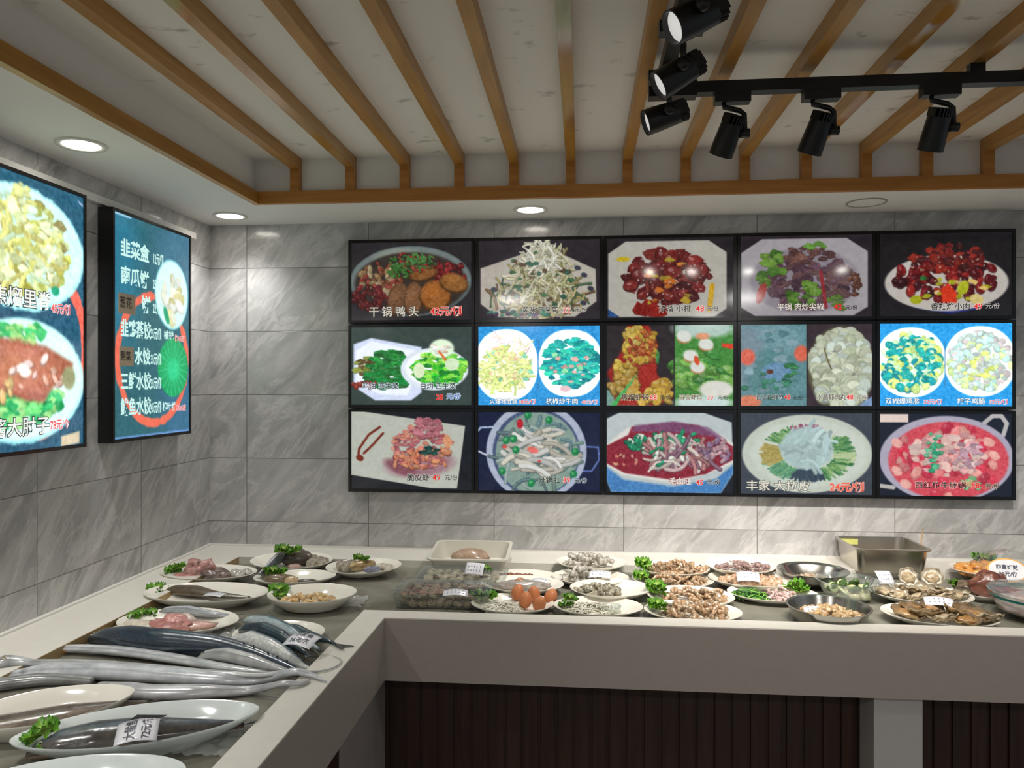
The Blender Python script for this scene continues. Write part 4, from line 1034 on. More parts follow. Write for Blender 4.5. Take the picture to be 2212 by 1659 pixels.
def mk_shrimp(seed, cols, length=0.055, rad=0.0075):
    def f():
        mb = MB(); n = 15; path = []; rr = []; cc = []
        for i in range(n):
            t = i / (n - 1); a = 2.6 * t - 0.4; R = length / 2.6
            path.append((R * math.cos(a), R * math.sin(a), rad))
            seg = 1 + 0.10 * math.cos(i * PI)
            rr.append(rad * seg * (1.0 - 0.72 * t ** 1.4) * (0.55 if i == 0 else 1))
            c = cols[i % len(cols)]; cc.append(c)
        mb.tube(path, rr, 8, cols=cc)
        e = Vector(path[-1]); d = (Vector(path[-1]) - Vector(path[-2])).normalized(); s_ = Vector((-d.y, d.x, 0))
        for k in (-1, 0, 1):
            q = e + d * 0.012 + s_ * 0.006 * k
            mb.add([e + Vector((0, 0, .001)), q + s_ * .002, q + Vector((0, 0, .0015)), q - s_ * .002, e - Vector((0, 0, .001))], [(0, 1, 2), (0, 2, 3), (4, 2, 1), (4, 3, 2)], [cols[-1]] * 5)
        return mb.build('shrimp', M['flesh'])
    return Kind(f)

def mk_lump(name, seed, sx, sy, sz, cols, amp=0.35, freq=2.0, mat='flesh'):
    return Kind(lambda: blob_mb(seed, sx, sy, sz, amp, freq, cols, 14, 9).build(name, M[mat]))

def mk_clam(seed, cols, s=0.018):
    def f():
        mb = MB(); seg, rings = 20, 11
        for up in (1, -1):
            L = []; C = []
            for i in range(rings):
                t = i / (rings - 1); row = []; rc = []
                for j in range(seg):
                    a = 2 * PI * j / seg
                    r = 1 - t
                    x = s * 1.25 * r * math.cos(a) + t * (-0.25 * s); y = s * r * math.sin(a)
                    z = s * 0.62 * up * math.sqrt(max(0, 1 - r * r)) * (1 + 0.03 * math.sin(i * 3)) + s * 0.5
                    row.append((x, y, z)); c = cols[(i + (j // 5) * (seed % 2)) % len(cols)]; rc.append(c)
                L.append(row); C.append(rc)
            mb.loops(L, False, True, C)
        return mb.build('clam', M['shell'])
    return Kind(f)

def mk_oyster(seed, outer, inner, meat, s=0.045):
    def f():
        o = thing('oyster', None, None)
        n, k = 34, 8
        def sheet(off, colf, flip):
            L = []; C = []
            for i in range(k + 1):
                t = i / k; row = []; rc = []
                for j in range(n):
                    a = 2 * PI * j / n
                    R = s * t * (1 + 0.16 * mnoise.noise(Vector((math.cos(a) * 1.6, math.sin(a) * 1.6, seed))) + 0.05 * math.sin(a * 9 + seed) * t)
                    z = 0.020 * (t ** 2.2) + 0.004 * t * math.sin(a * 7 + seed) + 0.002 * math.sin(t * 18 + a * 2) + off
                    row.append((R * 1.45 * math.cos(a), R * math.sin(a), z)); rc.append(colf(t, a))
                L.append(row); C.append(rc)
            return L, C
        L0, C0 = sheet(0.0, lambda t, a: outer[int((t * 7 + a) * 1.3) % len(outer)], 0)
        L1, C1 = sheet(0.004, lambda t, a: inner[0] if t < 0.86 else inner[-1], 1)
        mb = MB(); mb.loops(L0 + L1[::-1], True, True, C0 + C1[::-1])
        mb.build('lower_shell', M['shell'], o)
        b = blob_mb(seed, s * 0.95, s * 0.62, 0.009, 0.35, 2.2, meat, 18, 9).build('oyster_meat', M['flesh'], o); b.location = (0, 0, 0.008)
        return o
    return Kind(f)

def heap(kinds, centre, rx, ry, n, h, label, cat, group, rz=0.0, s=(0.85, 1.15), tilt=0.5, seed=1, flat=False):
    """n pieces piled in an ellipse; the middle of the heap rises by h"""
    r = random.Random(seed); pts = []
    tries = 0; md = 1.7 * math.sqrt(rx * ry / n)
    while len(pts) < n and tries < 4000:
        tries += 1; a = r.uniform(0, 2 * PI); q = math.sqrt(r.random()); x, y = rx * q * math.cos(a), ry * q * math.sin(a)
        d = md * (1 - tries / 5000)
        if all((x - px) ** 2 + (y - py) ** 2 > d * d for px, py, _ in pts): pts.append((x, y, q))
    c, s_ = math.cos(rz), math.sin(rz)
    for x, y, q in pts:
        z = h * (1 - q * q) * r.uniform(0.6, 1.0)
        p = centre + Vector((x * c - y * s_, x * s_ + y * c, z))
        r.choice(kinds).put(p, (r.uniform(-tilt, tilt), r.uniform(-tilt, tilt), r.uniform(0, 2 * PI)), label, cat, group, r.uniform(*s))

def paper_tag(label, u, v, z, w, h, rz, lines, tilt=(0, 0), size=0.012, curl=0.006, seed=1, col=(52, 56, 70), vert=False):
    t = thing('price_tag', label, 'price tag', at(u, v, z), group='handwritten paper price tags'); t.rotation_euler = (tilt[0], tilt[1], rz)
    n, k = 10, 8
    def zz(x, y): return curl * math.sin((x / w + 0.5) * PI) + curl * 0.35 * math.sin(y / h * 5 + seed)
    vs = []; fs = []
    for i in range(k):
        for j in range(n):
            x = -w / 2 + w * j / (n - 1); y = -h / 2 + h * i / (k - 1); vs.append((x, y, zz(x, y)))
    for i in range(k - 1):
        for j in range(n - 1): fs.append((i * n + j, i * n + j + 1, (i + 1) * n + j + 1, (i + 1) * n + j))
    o = MB().add(vs, fs).build('paper', M['paper'], t); so = o.modifiers.new('thickness', 'SOLIDIFY'); so.thickness = 0.0006
    for i, tx in enumerate(lines):
        g, f = glyphs(tx, size, 0.0002)
        if not g: continue
        wx = max(p.x for p in g) - min(p.x for p in g); sc = min(1.0, (w if not vert else h) * 0.86 / max(wx, 1e-4))
        pts = []
        for p in g:
            x, y = (p.x - wx / 2) * sc, p.y * sc
            if not vert: X_, Y_ = x, y + h * (0.12 - 0.42 * i) if len(lines) > 1 else y - size * 0.35
            else: X_, Y_ = -y - w * (0.05 - 0.36 * i), x
            pts.append((X_, Y_, zz(X_, Y_) + 0.0011))
        MB().add(pts, f).build('handwriting', ink(col, 0), t, smooth=False)
    if not lines:                                                   # a few faint illegible pen strokes
        r = random.Random(seed + int(u)); mb = MB()
        for row in (.16, -.16):
            for k in range(5):
                x0, y0 = (-.32 + .16 * k) * w, row * h
                for q in range(3):
                    p = [Vector((x0 + r.uniform(-.04, .04) * w, y0 + r.uniform(-.08, .08) * h, 0)) for _ in range(3)]
                    for a_ in p: a_.z = zz(a_.x, a_.y) + .001
                    mb.tube(p, .0004, 4)
        mb.build('handwriting', ink((120, 132, 168), 0), t, smooth=False)
    return t

# ---- whole fish
def resample(path, n):
    P_ = [Vector((p[0], p[1], p[2] if len(p) > 2 else 0)) for p in path]
    E = [P_[0] * 2 - P_[1]] + P_ + [P_[-1] * 2 - P_[-2]]; out = []
    for i in range(1, len(E) - 2):
        for k in range(12):
            t = k / 12; a, b, c, d = E[i - 1], E[i], E[i + 1], E[i + 2]
            out.append(0.5 * ((2 * b) + (c - a) * t + (2 * a - 5 * b + 4 * c - d) * t * t + (3 * b - a - 3 * c + d) * t ** 3))
    out.append(P_[-1]); s_ = [0]
    for i in range(1, len(out)): s_.append(s_[-1] + (out[i] - out[i - 1]).length)
    res = []; j = 0
    for k in range(n):
        t = s_[-1] * k / (n - 1)
        while j < len(s_) - 2 and s_[j + 1] < t: j += 1
        f = (t - s_[j]) / max(s_[j + 1] - s_[j], 1e-6); res.append(out[j].lerp(out[j + 1], f))
    return res

def fish(label, name, path, prof, zb, colf, mat, cat='fish', group=None, tail=None, eye=None, fins=(), n=46, seg=22, parent_parts=True):
    """path: ground points head to tail; prof: (t, half width, half height); colf(t, angle from the viewer's side)"""
    pts = resample(path, n); ts = [p[0] for p in prof]
    org = pts[0].copy(); org.z = zb
    t0 = thing(name, label, cat, org, group=group)
    L = []; C = []; ring = []
    for i, p in enumerate(pts):
        t = i / (n - 1); w = float(np.interp(t, ts, [q[1] for q in prof])); h = float(np.interp(t, ts, [q[2] for q in prof]))
        d = (pts[min(i + 1, n - 1)] - pts[max(i - 1, 0)]); d.z = 0; d.normalize(); a = d.cross(Vector((0, 0, 1))).normalized()
        zc = zb + h + (p.z if p.z else 0)
        c = Vector((p.x, p.y, zc)) - org; row = []; rc = []
        for k in range(seg):
            f = 2 * PI * k / seg
            row.append(c + a * (w * math.cos(f)) + Vector((0, 0, 1)) * (h * math.sin(f))); rc.append(colf(t, f, p))
        L.append(row); C.append(rc); ring.append((c, a, d, w, h))
    mb = MB(); mb.loops(L, True, True, C); body = mb.build('body', mat, t0)
    if tail:
        c, a, d, w, h = ring[-1]; ln, sp, col, fl = tail
        m_ = MB(); m_.cur = col; u = Vector((0, 0, 1)); side = a * math.cos(fl) + u * math.sin(fl); nn = d.cross(side).normalized() * 0.0012
        base = [c - d * 0.012 + side * (w * 0.8), c + d * ln * 0.35 + side * (sp * 0.55), c + d * ln + side * sp, c + d * ln * 0.52, c + d * ln - side * sp, c + d * ln * 0.35 - side * (sp * 0.55), c - d * 0.012 - side * (w * 0.8)]
        base = [Vector((b.x, b.y, max(b.z, 0.002))) for b in base]
        m_.loops([[b + nn for b in base], [b - nn for b in base]], True, True); m_.build('tail_fin', mat, t0, smooth=False)
    for (tf, ang, ln, ht, sweep, col) in fins:
        i = int(tf * (n - 1)); c, a, d, w, h = ring[i]; side = a * math.cos(ang) + Vector((0, 0, 1)) * math.sin(ang)
        b0 = c + a * (w * math.cos(ang) * .9) + Vector((0, 0, h * math.sin(ang) * .9)); nn = d.cross(side).normalized() * 0.0008
        base = [b0, b0 + side * ht + d * sweep, b0 + d * ln + side * ht * 0.25, b0 + d * ln * 0.9]
        m_ = MB(); m_.cur = col; m_.loops([[b + nn for b in base], [b - nn for b in base]], True, True); m_.build('fin', mat, t0, smooth=False)
    if eye:
        te, ang, r = eye; i = int(te * (n - 1)); c, a, d, w, h = ring[i]
        nrm = (a * math.cos(ang) + Vector((0, 0, 1)) * math.sin(ang)).normalized(); pos = c + a * (w * math.cos(ang) * 0.93) + Vector((0, 0, h * math.sin(ang) * 0.93))
        q = nrm.to_track_quat('Z', 'Y').to_matrix().to_4x4(); q.translation = pos
        m_ = MB(); m_.cur = c_(196, 190, 160); m_.loops([sup(r * s_, r * s_, 18, 2, z) for s_, z in ((1, 0), (0.9, r * 0.3), (0.6, r * 0.45))], True, True); e = m_.build('eye', M['wet'], t0); e.matrix_local = q
        m_ = MB(); m_.cur = (0.01, 0.01, 0.012); m_.loops([sup(r * s_, r * s_, 14, 2, z) for s_, z in ((0.55, r * 0.4), (0.4, r * 0.6))], True, True); m_.build('pupil', M['wet'], e)
    return t0

def near_c(f, ph): return abs((f - ph + PI) % (2 * PI) - PI)
def mackerel_col(dorsal=1.2, width=1.5, dark=(40, 50, 60), sheen=(96, 124, 140), belly=(196, 198, 196)):
    D, H, B = c_(*dark), c_(*sheen), c_(*belly)
    def f(t, a, p):
        d = near_c(a, dorsal) + 0.35 * mnoise.noise(Vector((p.x * 22, p.y * 22, a * 1.6)))
        if d < width * 0.8: k = 0.5 + 0.5 * mnoise.noise(Vector((p.x * 9, p.y * 30, a * 2.5))); return tuple(D[i] * (1 - 0.45 * k) + H[i] * 0.45 * k for i in range(3))
        if d < width * 1.15: q = (d - width * 0.8) / (width * 0.35); return tuple((D[i] * .5 + H[i] * .5) * (1 - q) + B[i] * q for i in range(3))
        return B
    return f
def silver_col(hi=(220, 222, 224), lo=(150, 154, 156), line=0.5, ph=0.9):
    A_, B_ = c_(*hi), c_(*lo)
    def f(t, a, p):
        k = 0.5 + 0.6 * mnoise.noise(Vector((p.x * 16, p.y * 40, a * 2.0)))
        if near_c(a, ph) < 0.14: k = 1.0
        if near_c(a, PI / 2) > 1.7: k = min(1, k + 0.4)
        k = min(1, max(0, k)); h = 0.25 if t < 0.06 else 0
        return tuple((A_[i] * (1 - k) + B_[i] * k) * (1 - h) for i in range(3))
    return f
def W(pts, z): return [tuple(at(u, v, z))[:2] for u, v in pts]
def WR(pts, z, zb):
    """like W, but the tail climbs over the counter rim"""
    out = []
    for u, v in pts:
        p = at(u, v, z); q = at(u, v, LEDGE + .006)
        if q.x > -.80:
            k = min(1, (q.x + .80) / .05); p = p.lerp(q, k); out.append((p.x, p.y, k * (LEDGE + .002 - zb)))
        else: out.append((p.x, p.y, 0.0))
    return out

# ---------------------------------------------------------------- large loose fish on the bed (left arm)
F1 = fish('largest dark blue mackerel lying across the wet bed', 'mackerel', W([(187, 1364), (250, 1377), (330, 1390), (400, 1394), (480, 1399), (560, 1413), (640, 1433), (668, 1441)], BED + .03),
     [(0, .004, .004), (.03, .012, .012), (.10, .026, .026), (.22, .036, .036), (.38, .039, .038), (.55, .033, .033), (.72, .024, .025), (.88, .014, .015), (.97, .008, .008), (1, .007, .007)],
     BED, mackerel_col(0.9, 2.1, (34, 42, 52), (74, 98, 116), (150, 156, 158)), M['wet'], group='mackerel on the wet bed', tail=(0.055, 0.036, c_(44, 46, 48), 0.3), eye=(0.055, 1.15, 0.007),
     fins=[(.70 + .05 * k, 1.5, .010, .008, .008, c_(60, 64, 66)) for k in range(5)] + [(.2, .3, .05, .012, .04, c_(60, 66, 70))])
F2 = fish('silver-sided mackerel lying just behind the largest dark one, with a blue back', 'mackerel', W([(490, 1374), (535, 1382), (590, 1398), (640, 1417), (672, 1430)], BED + .03),
     [(0, .006, .006), (.08, .018, .018), (.25, .029, .030), (.5, .027, .027), (.75, .017, .018), (.93, .008, .009), (1, .007, .007)],
     BED, mackerel_col(2.6, 1.2, (46, 62, 76), (120, 150, 164), (206, 208, 204)), M['wet'], group='mackerel on the wet bed', tail=(0.04, 0.028, c_(54, 54, 54), 0.5), eye=(0.07, 0.8, 0.006),
     fins=[(.7 + .06 * k, 2.0, .010, .008, .008, c_(60, 64, 66)) for k in range(4)])
pl, pc, prx, pry = platter_px('white platter mostly hidden under the three blue mackerel', 503, 700, 1393, BED, 0.115, group=None) if False else platter_px('white platter mostly hidden under the three blue mackerel', 503, 700, 1393, BED, 0.115)
PZ = BED + 0.020
F3 = fish('dark mackerel on the small hidden platter, half under the paper tag', 'mackerel', W([(517, 1352), (560, 1361), (600, 1374), (640, 1391), (662, 1403)], PZ + .02),
     [(0, .006, .006), (.08, .015, .016), (.3, .023, .024), (.6, .020, .021), (.85, .010, .011), (1, .006, .006)],
     PZ, mackerel_col(0.6, 1.7, (32, 44, 52), (70, 96, 108), (150, 160, 164)), M['wet'], group='mackerel on the hidden platter', tail=(0.045, 0.028, c_(50, 52, 52), 0.3), eye=(0.06, 0.9, 0.005))
F4 = fish('pale blue mackerel behind the dark one on the small hidden platter', 'mackerel', W([(527, 1332), (570, 1343), (612, 1357), (655, 1377), (690, 1393)], PZ + .02),
     [(0, .006, .006), (.08, .014, .015), (.3, .021, .022), (.6, .018, .019), (.85, .010, .011), (1, .006, .006)],
     PZ, mackerel_col(2.5, 1.3, (48, 74, 88), (96, 128, 140), (170, 184, 188)), M['wet'], group='mackerel on the hidden platter', tail=(0.045, 0.028, c_(60, 62, 62), 0.3), eye=(0.06, 1.0, 0.005))
F5 = fish('slim dark mackerel farthest back, its pointed tail reaching the counter rim', 'mackerel', WR([(597, 1345), (635, 1357), (675, 1372), (705, 1386), (726, 1392)], PZ + .015, PZ - .004),
     [(0, .005, .005), (.1, .012, .012), (.35, .016, .017), (.65, .013, .014), (.9, .006, .007), (1, .004, .004)],
     PZ - .004, mackerel_col(0.9, 1.9, (36, 48, 56), (80, 100, 110), (150, 160, 160)), M['wet'], group='mackerel on the hidden platter', tail=(0.05, 0.022, c_(56, 58, 56), 0.1))
paper_tag('crumpled paper tag lying on the mackerel by the counter rim', 652, 1384, BED + .070, .094, .062, -0.30, ['小鲅鱼', '26元/条'], size=0.020, curl=0.008, tilt=(.2, 0))

RB = [(0, .002, .003), (.03, .010, .009), (.10, .019, .013), (.3, .026, .015), (.55, .026, .014), (.75, .019, .011), (.9, .009, .007), (1, .0025, .0025)]
def rb(k, h=1.0): return [(t, w * k, hh * k * h) for t, w, hh in RB]
GR = 'long silver ribbonfish laid side by side'
fish('farthest long silver ribbonfish, pointed snout showing an orange jaw', 'ribbonfish', W([(62, 1409), (110, 1405), (180, 1404), (280, 1412), (380, 1426), (470, 1440), (560, 1449), (640, 1452)], BED + .012), rb(0.85), BED + .004,
     lambda t, a, p, g=silver_col(): c_(190, 130, 66) if (t < .12 and near_c(a, -.3) < .5) else g(t, a, p), M['silver'], group=GR, eye=(0.05, 1.0, 0.006), n=60)
fish('short silver fish lying across the tails of the ribbonfish, below the dark mackerel', 'silver_fish', W([(424, 1421), (468, 1421), (520, 1430), (575, 1441), (620, 1449)], BED + .02),
     [(0, .004, .004), (.08, .015, .014), (.3, .022, .020), (.6, .019, .018), (.9, .010, .010), (1, .007, .007)], BED + .012, silver_col((206, 206, 204), (140, 142, 142)), M['silver'], eye=(0.08, 1.0, 0.005), tail=(0.03, 0.018, c_(110, 110, 106), 0.2))
fish('thin silver ribbonfish between the two broad ones, thread-like tail curling over the rim', 'ribbonfish',
     WR([(-30, 1440), (30, 1430), (90, 1429), (200, 1429), (330, 1437), (450, 1448), (560, 1453), (640, 1452), (690, 1449), (722, 1440), (737, 1428), (733, 1420), (718, 1414)], BED + .036, BED + .022),
     [(0, .012, .012), (.04, .022, .018), (.1, .014, .010), (.4, .014, .008), (.65, .011, .008), (.78, .005, .005), (.86, .0025, .0025), (1, .001, .001)], BED + .022, silver_col((210, 212, 212), (140, 142, 142)), M['silver'], group=GR, eye=(0.04, 1.0, 0.006), n=80)
fish('broadest silver ribbonfish in the middle, gill folds dark behind its head', 'ribbonfish', WR([(-20, 1458), (40, 1455), (90, 1450), (160, 1450), (260, 1452), (380, 1459), (480, 1464), (570, 1461), (635, 1456), (672, 1460), (706, 1471)], BED + .02, BED),
     [(0, .014, .010), (.05, .022, .014), (.12, .030, .018), (.3, .034, .021), (.6, .032, .019), (.8, .020, .014), (.92, .010, .008), (1, .0015, .0015)], BED,
     lambda t, a, p, g=silver_col((222, 226, 230), (158, 162, 166)): tuple(q * .45 for q in g(t, a, p)) if .085 < t < .10 else g(t, a, p), M['silver'], group=GR, eye=(0.04, 1.0, 0.007), n=70)
fish('ribbonfish nearest the viewer, lying beside the tip of the brown platter', 'ribbonfish', WR([(215, 1480), (300, 1492), (380, 1493), (460, 1490), (540, 1484), (610, 1481), (650, 1478), (668, 1468)], BED + .02, BED),
     [(0, .020, .014), (.15, .030, .018), (.45, .028, .017), (.7, .014, .011), (.88, .009, .008), (1, .004, .004)], BED, silver_col((222, 222, 224), (152, 152, 156)), M['silver'], group=GR, n=60)
fish('grey ribbonfish head poking out behind the brown fish platter, at the frame edge', 'ribbonfish', W([(-70, 1484), (0, 1476), (45, 1470), (110, 1464), (200, 1466)], BED + .02),
     [(0, .008, .008), (.2, .019, .017), (.5, .019, .017), (1, .012, .012)], BED, silver_col((170, 172, 170), (100, 100, 98)), M['silver'], group=GR, eye=(0.15, 1.1, 0.006))

# ---------------------------------------------------------------- near platters (left arm)
def tips(label, l, r, ry, base, h=0.03, p=1.9, mat='china', group='oval platters on the counter'):
    A_, B_ = at(l[0], l[1], base + h), at(r[0], r[1], base + h); c = (A_ + B_) / 2; d = B_ - A_
    o = platter(label, c.x, c.y, d.length / 2, ry, base, math.atan2(d.y, d.x), h, p, mat=mat, group=group)
    return o, Vector((c.x, c.y, base + .008)), d.length / 2, math.atan2(d.y, d.x)
o, c, rx, rz = tips('long white platter holding a brown fish, cut by the frame edge', (-120, 1560), (292, 1490), 0.110, BED, 0.050, 1.75)
ux = Vector((math.cos(rz), math.sin(rz), 0)); uy = Vector((-ux.y, ux.x, 0))
bcol = lambda t, a, p: tuple(q * (0.85 + 0.3 * mnoise.noise(Vector((p.x * 20, p.y * 60, a)))) for q in (c_(128, 116, 104) if near_c(a, .5) < .6 else c_(104, 92, 82)))
fish('brown long fish curled in the platter at the frame edge', 'brown_fish', [tuple(c + ux * a + uy * b)[:2] for a, b in ((-.20, -.02), (-.10, -.015), (0, -.01), (.10, -.005), (.17, .0), (.215, .004))],
     [(0, .02, .012), (.2, .045, .019), (.6, .040, .017), (.85, .02, .011), (1, .004, .005)], BED + .008, bcol, M['wet'], tail=(0.035, 0.012, c_(96, 86, 76), 0.4))
o, c, rx, rz = tips('longest white platter carrying a big dark fish with lettuce and a paper tag', (20, 1597), (561, 1528), 0.108, BED, 0.050, 1.75, 'china_blue')
ux = Vector((math.cos(rz), math.sin(rz), 0)); uy = Vector((-ux.y, ux.x, 0))
dcol = lambda t, a, p: tuple(q * (0.9 + 0.5 * mnoise.noise(Vector((p.x * 18, p.y * 50, a * 1.4)))) for q in (c_(150, 130, 110) if near_c(a, -.5) < .45 else (c_(84, 92, 98) if near_c(a, 1.9) < 0.9 else c_(78, 74, 70))))
fish('big dark grey fish on the longest white platter, head towards the wall', 'dark_fish', [tuple(c + ux * a * rx + uy * b)[:2] for a, b in ((-.86, -.010), (-.6, -.014), (-.2, -.012), (.2, -.010), (.55, -.004), (.86, .004))],
     [(0, .010, .008), (.04, .024, .016), (.14, .042, .026), (.3, .050, .029), (.55, .046, .026), (.8, .028, .016), (1, .008, .008)], BED + .008, dcol, M['wet'], tail=(0.05, 0.014, c_(70, 72, 72), 0.2), eye=(0.07, 1.0, 0.007), n=60,
     fins=[(.2, .4, .05, .010, .04, c_(80, 78, 74)), (.45, 1.6, .08, .012, .02, c_(84, 84, 84))])
paper_tag('grey paper tag wrapped over the big dark fish in the longest platter', 297, 1580, BED + .068, .080, .082, rz + 0.02, ['大鲅鱼', '72元/条'], size=0.026, curl=0.006, vert=True, tilt=(0.12, 0))
lettuce(92, 1580, BED + .055, 'curly lettuce behind the head of the big dark fish', 0, 0.95, 1.7)
lettuce(66, 1597, BED + .042, 'lettuce leaf at the snout of the big dark fish', 1, 0.6, 3.2)
lettuce(100, 1613, BED + .038, 'pale lettuce bit under the jaw of the big dark fish', 1, 0.55, 4.2)
o, c, rx, rz = tips('white platter cut off by the bottom edge of the picture', (-100, 1706), (402, 1664), 0.10, BED, 0.048, 1.9, 'china_blue')

# crumpled film on the bed
def film(label, u, v, w, d, seed, h=0.012, z=BED + .001):
    n = 22; vs = []; fs = []; c = at(u, v, z)
    for i in range(n):
        for j in range(n):
            x, y = (j / (n - 1) - .5) * w, (i / (n - 1) - .5) * d
            q = abs(mnoise.noise(Vector((x * 22, y * 26, seed)))) + 0.5 * abs(mnoise.noise(Vector((x * 60, y * 60, seed))))
            vs.append((x + 0.02 * mnoise.noise(Vector((y * 20, seed, 1))), y + 0.02 * mnoise.noise(Vector((x * 20, seed, 4))), h * q * 1.6))
    for i in range(n - 1):
        for j in range(n - 1): fs.append((i * n + j, i * n + j + 1, (i + 1) * n + j + 1, (i + 1) * n + j))
    o = MB().add(vs, fs).build('plastic_film', M['film_white']); o.location = c
    return tag(o, label, 'plastic film', 'crumpled film on the wet bed')
M['film_white'] = clear_mat('crumpled wet film', (0.96, 0.97, 0.97, 1), 0.10, 0.6, 0.12, 0.22, (0.85, 0.87, 0.85, 1), crinkle=0.6)
film('crumpled clear film at the inner corner of the wet bed', 752, 1302, .12, .14, 3)
film('crumpled clear film between the pink squid platter and the mackerel', 470, 1375, .13, .10, 5, 0.02)
film('crumpled clear film in front of the longest fish platter', 470, 1612, .16, .10, 8, 0.012)

# ================================================================ platters on the rest of the counter
BG = 'oval platters on the counter'
zi = 0.009
# --- left arm, back rows
o, c, rx, ry = platter_px('white platter by the left wall with pink fish head, dark slices and pale squid', 345, 555, 1251, BED + .006, .12, .03)
fp = c + Vector((-.03, -.01, 0))
Kind(lambda: blob_mb(3, .055, .04, .042, .45, 2.4, [c_(176, 120, 116), c_(205, 160, 150), c_(90, 60, 58)], 26, 16).build('pink_fish_chunk', M['flesh'])).put(fp, (0, 0, .3), 'pinkish cut fish head on the platter by the left wall', 'fish head')
K = [mk_lump('dark_slice', s, .040, .026, .020, [c_(52, 46, 44), c_(110, 96, 90), c_(160, 140, 132)], .35) for s in (4, 9)]
for i, (dx, dy, rz) in enumerate(((.035, .01, .3), (.06, -.02, -.2), (.03, -.045, .1))): K[i % 2].put(c + Vector((dx, dy, .002)), (0, .2, rz), 'dark fish slice in the middle of the platter by the left wall', 'fish slice', 'dark slices by the pink fish head')
K = [mk_lump('squid_piece', s, .022, .030, .017, [c_(150, 146, 138), c_(200, 196, 186), c_(120, 116, 110)], .3) for s in (5, 6)]
for i, (dx, dy, rz) in enumerate(((.105, .005, .2), (.135, -.01, -.1), (.15, .02, .5))): K[i % 2].put(c + Vector((dx, dy, .002)), (0, 0, rz), 'pale grey squid piece at the far end of the platter by the left wall', 'squid', 'pale squid pieces')
mk_lump('fish_slice', 12, .05, .022, .014, [c_(160, 96, 90), c_(200, 150, 140)], .2).put(c + Vector((-.075, -.045, .002)), (0, 0, .1), 'red-edged flat fish slice below the lettuce by the left wall', 'fish slice')
lettuce(372, 1236, BED + .03, 'lower lettuce leaf on the platter by the left wall', 0, 1.0, 2.4); lettuce(384, 1226, BED + .05, 'upper lettuce leaf standing on the platter by the left wall', 1, 0.9, 1.2)

o, c, rx, ry = platter_px('white platter touching the back ledge with a silver fish tail, dark steak and whelks', 540, 719, 1224, BED + .008, .125, .034, tilt=(.06, 0))
fish('silver fish tail piece leaning over the rim of the platter at the back', 'fish_tail_piece', W([(612, 1196), (598, 1206), (580, 1218), (562, 1228)], LEDGE + .03), [(0, .030, .022), (.4, .026, .018), (.8, .014, .010), (1, .007, .006)],
     LEDGE + .004, lambda t, a, p: c_(196, 200, 206) if near_c(a, .2) < 1.3 else c_(60, 64, 68), M['silver'], tail=(.02, .02, c_(80, 84, 86), .3), n=24)
mk_lump('fish_steak', 15, .075, .038, .036, [c_(74, 66, 58), c_(112, 100, 88)], .22).put(c + Vector((.02, .02, .0)), (0, 0, .2), 'dark brown fish steak in the middle of the platter at the back', 'fish steak')
mk_lump('squid_piece', 8, .028, .016, .012, [c_(205, 190, 180), c_(180, 120, 110)], .3).put(c + Vector((.03, -.05, .0)), (0, 0, .2), 'small white and pink squid bit in front of the dark steak', 'squid')
wk = [mk_lump('whelk', s, .017, .030, .020, [c_(92, 84, 74), c_(186, 176, 160), c_(140, 128, 112)], .3, 3, 'shell') for s in (2, 3)]
for i, (dx, dy, rz) in enumerate(((.095, -.01, -.4), (.12, .01, -.5), (.145, -.015, -.5), (.11, -.045, -1.0), (.085, .03, -.3))): wk[i % 2].put(c + Vector((dx, dy, .004)), (.2, 0, rz), 'long grey-brown whelk beside the dark steak', 'whelk', 'whelks on the platter at the back')
lettuce(612, 1192, LEDGE + .052, 'lettuce leaf behind the silver fish tail piece', 2, 1.2, 1.5); lettuce(636, 1191, LEDGE + .056, 'lettuce leaf behind the dark fish steak', 0, 1.0, 1.0)

o, c, rx, ry = platter_px('white platter right of the whelks, with bamboo-coloured slice and a violet shell', 703, 868, 1236, BED + .010, .115, .03, tilt=(.05, -.03))
for i, (dx, dy, rz) in enumerate(((-.10, .0, .3), (-.065, .012, 0), (-.075, -.02, .6), (-.045, -.005, .2))): mk = wk[i % 2]; mk.put(c + Vector((dx, dy, .004)), (0, .1, rz), 'dark snail beside the bamboo-coloured slice', 'snail', 'dark snails on the platter right of the whelks', 1.05)
mk_lump('clam_foot_slice', 21, .062, .020, .022, [c_(196, 176, 128), c_(170, 140, 90), c_(120, 96, 66)], .2).put(c + Vector((-.01, .005, .004)), (0, 0, .75), 'bamboo-coloured long slice with a dark edge', 'shellfish slice')
mk_lump('mussel_shell', 22, .036, .016, .014, [c_(110, 112, 134), c_(140, 142, 158)], .15, 1.5, 'shell').put(c + Vector((.045, -.035, .003)), (0, 0, .35), 'violet-grey mussel shell lying on the platter', 'mussel')
for i, (dx, dy) in enumerate(((.07, .02), (.105, .0))): mk_lump('squid_piece', 30 + i, .034, .018, .013, [c_(176, 168, 152), c_(204, 196, 180)], .3).put(c + Vector((dx, dy, .003)), (0, 0, .5 + i), ['pale squid strip behind the violet mussel', 'pale squid strip at the right rim beside the violet mussel'][i], 'squid')
lettuce(776, 1206, LEDGE + .036, 'lettuce leaf above the bamboo-coloured slice', 2, 0.8, 1.6); lettuce(790, 1206, LEDGE + .036, 'small lettuce bit beside the bamboo-coloured slice', 0, 0.55, 1.0)

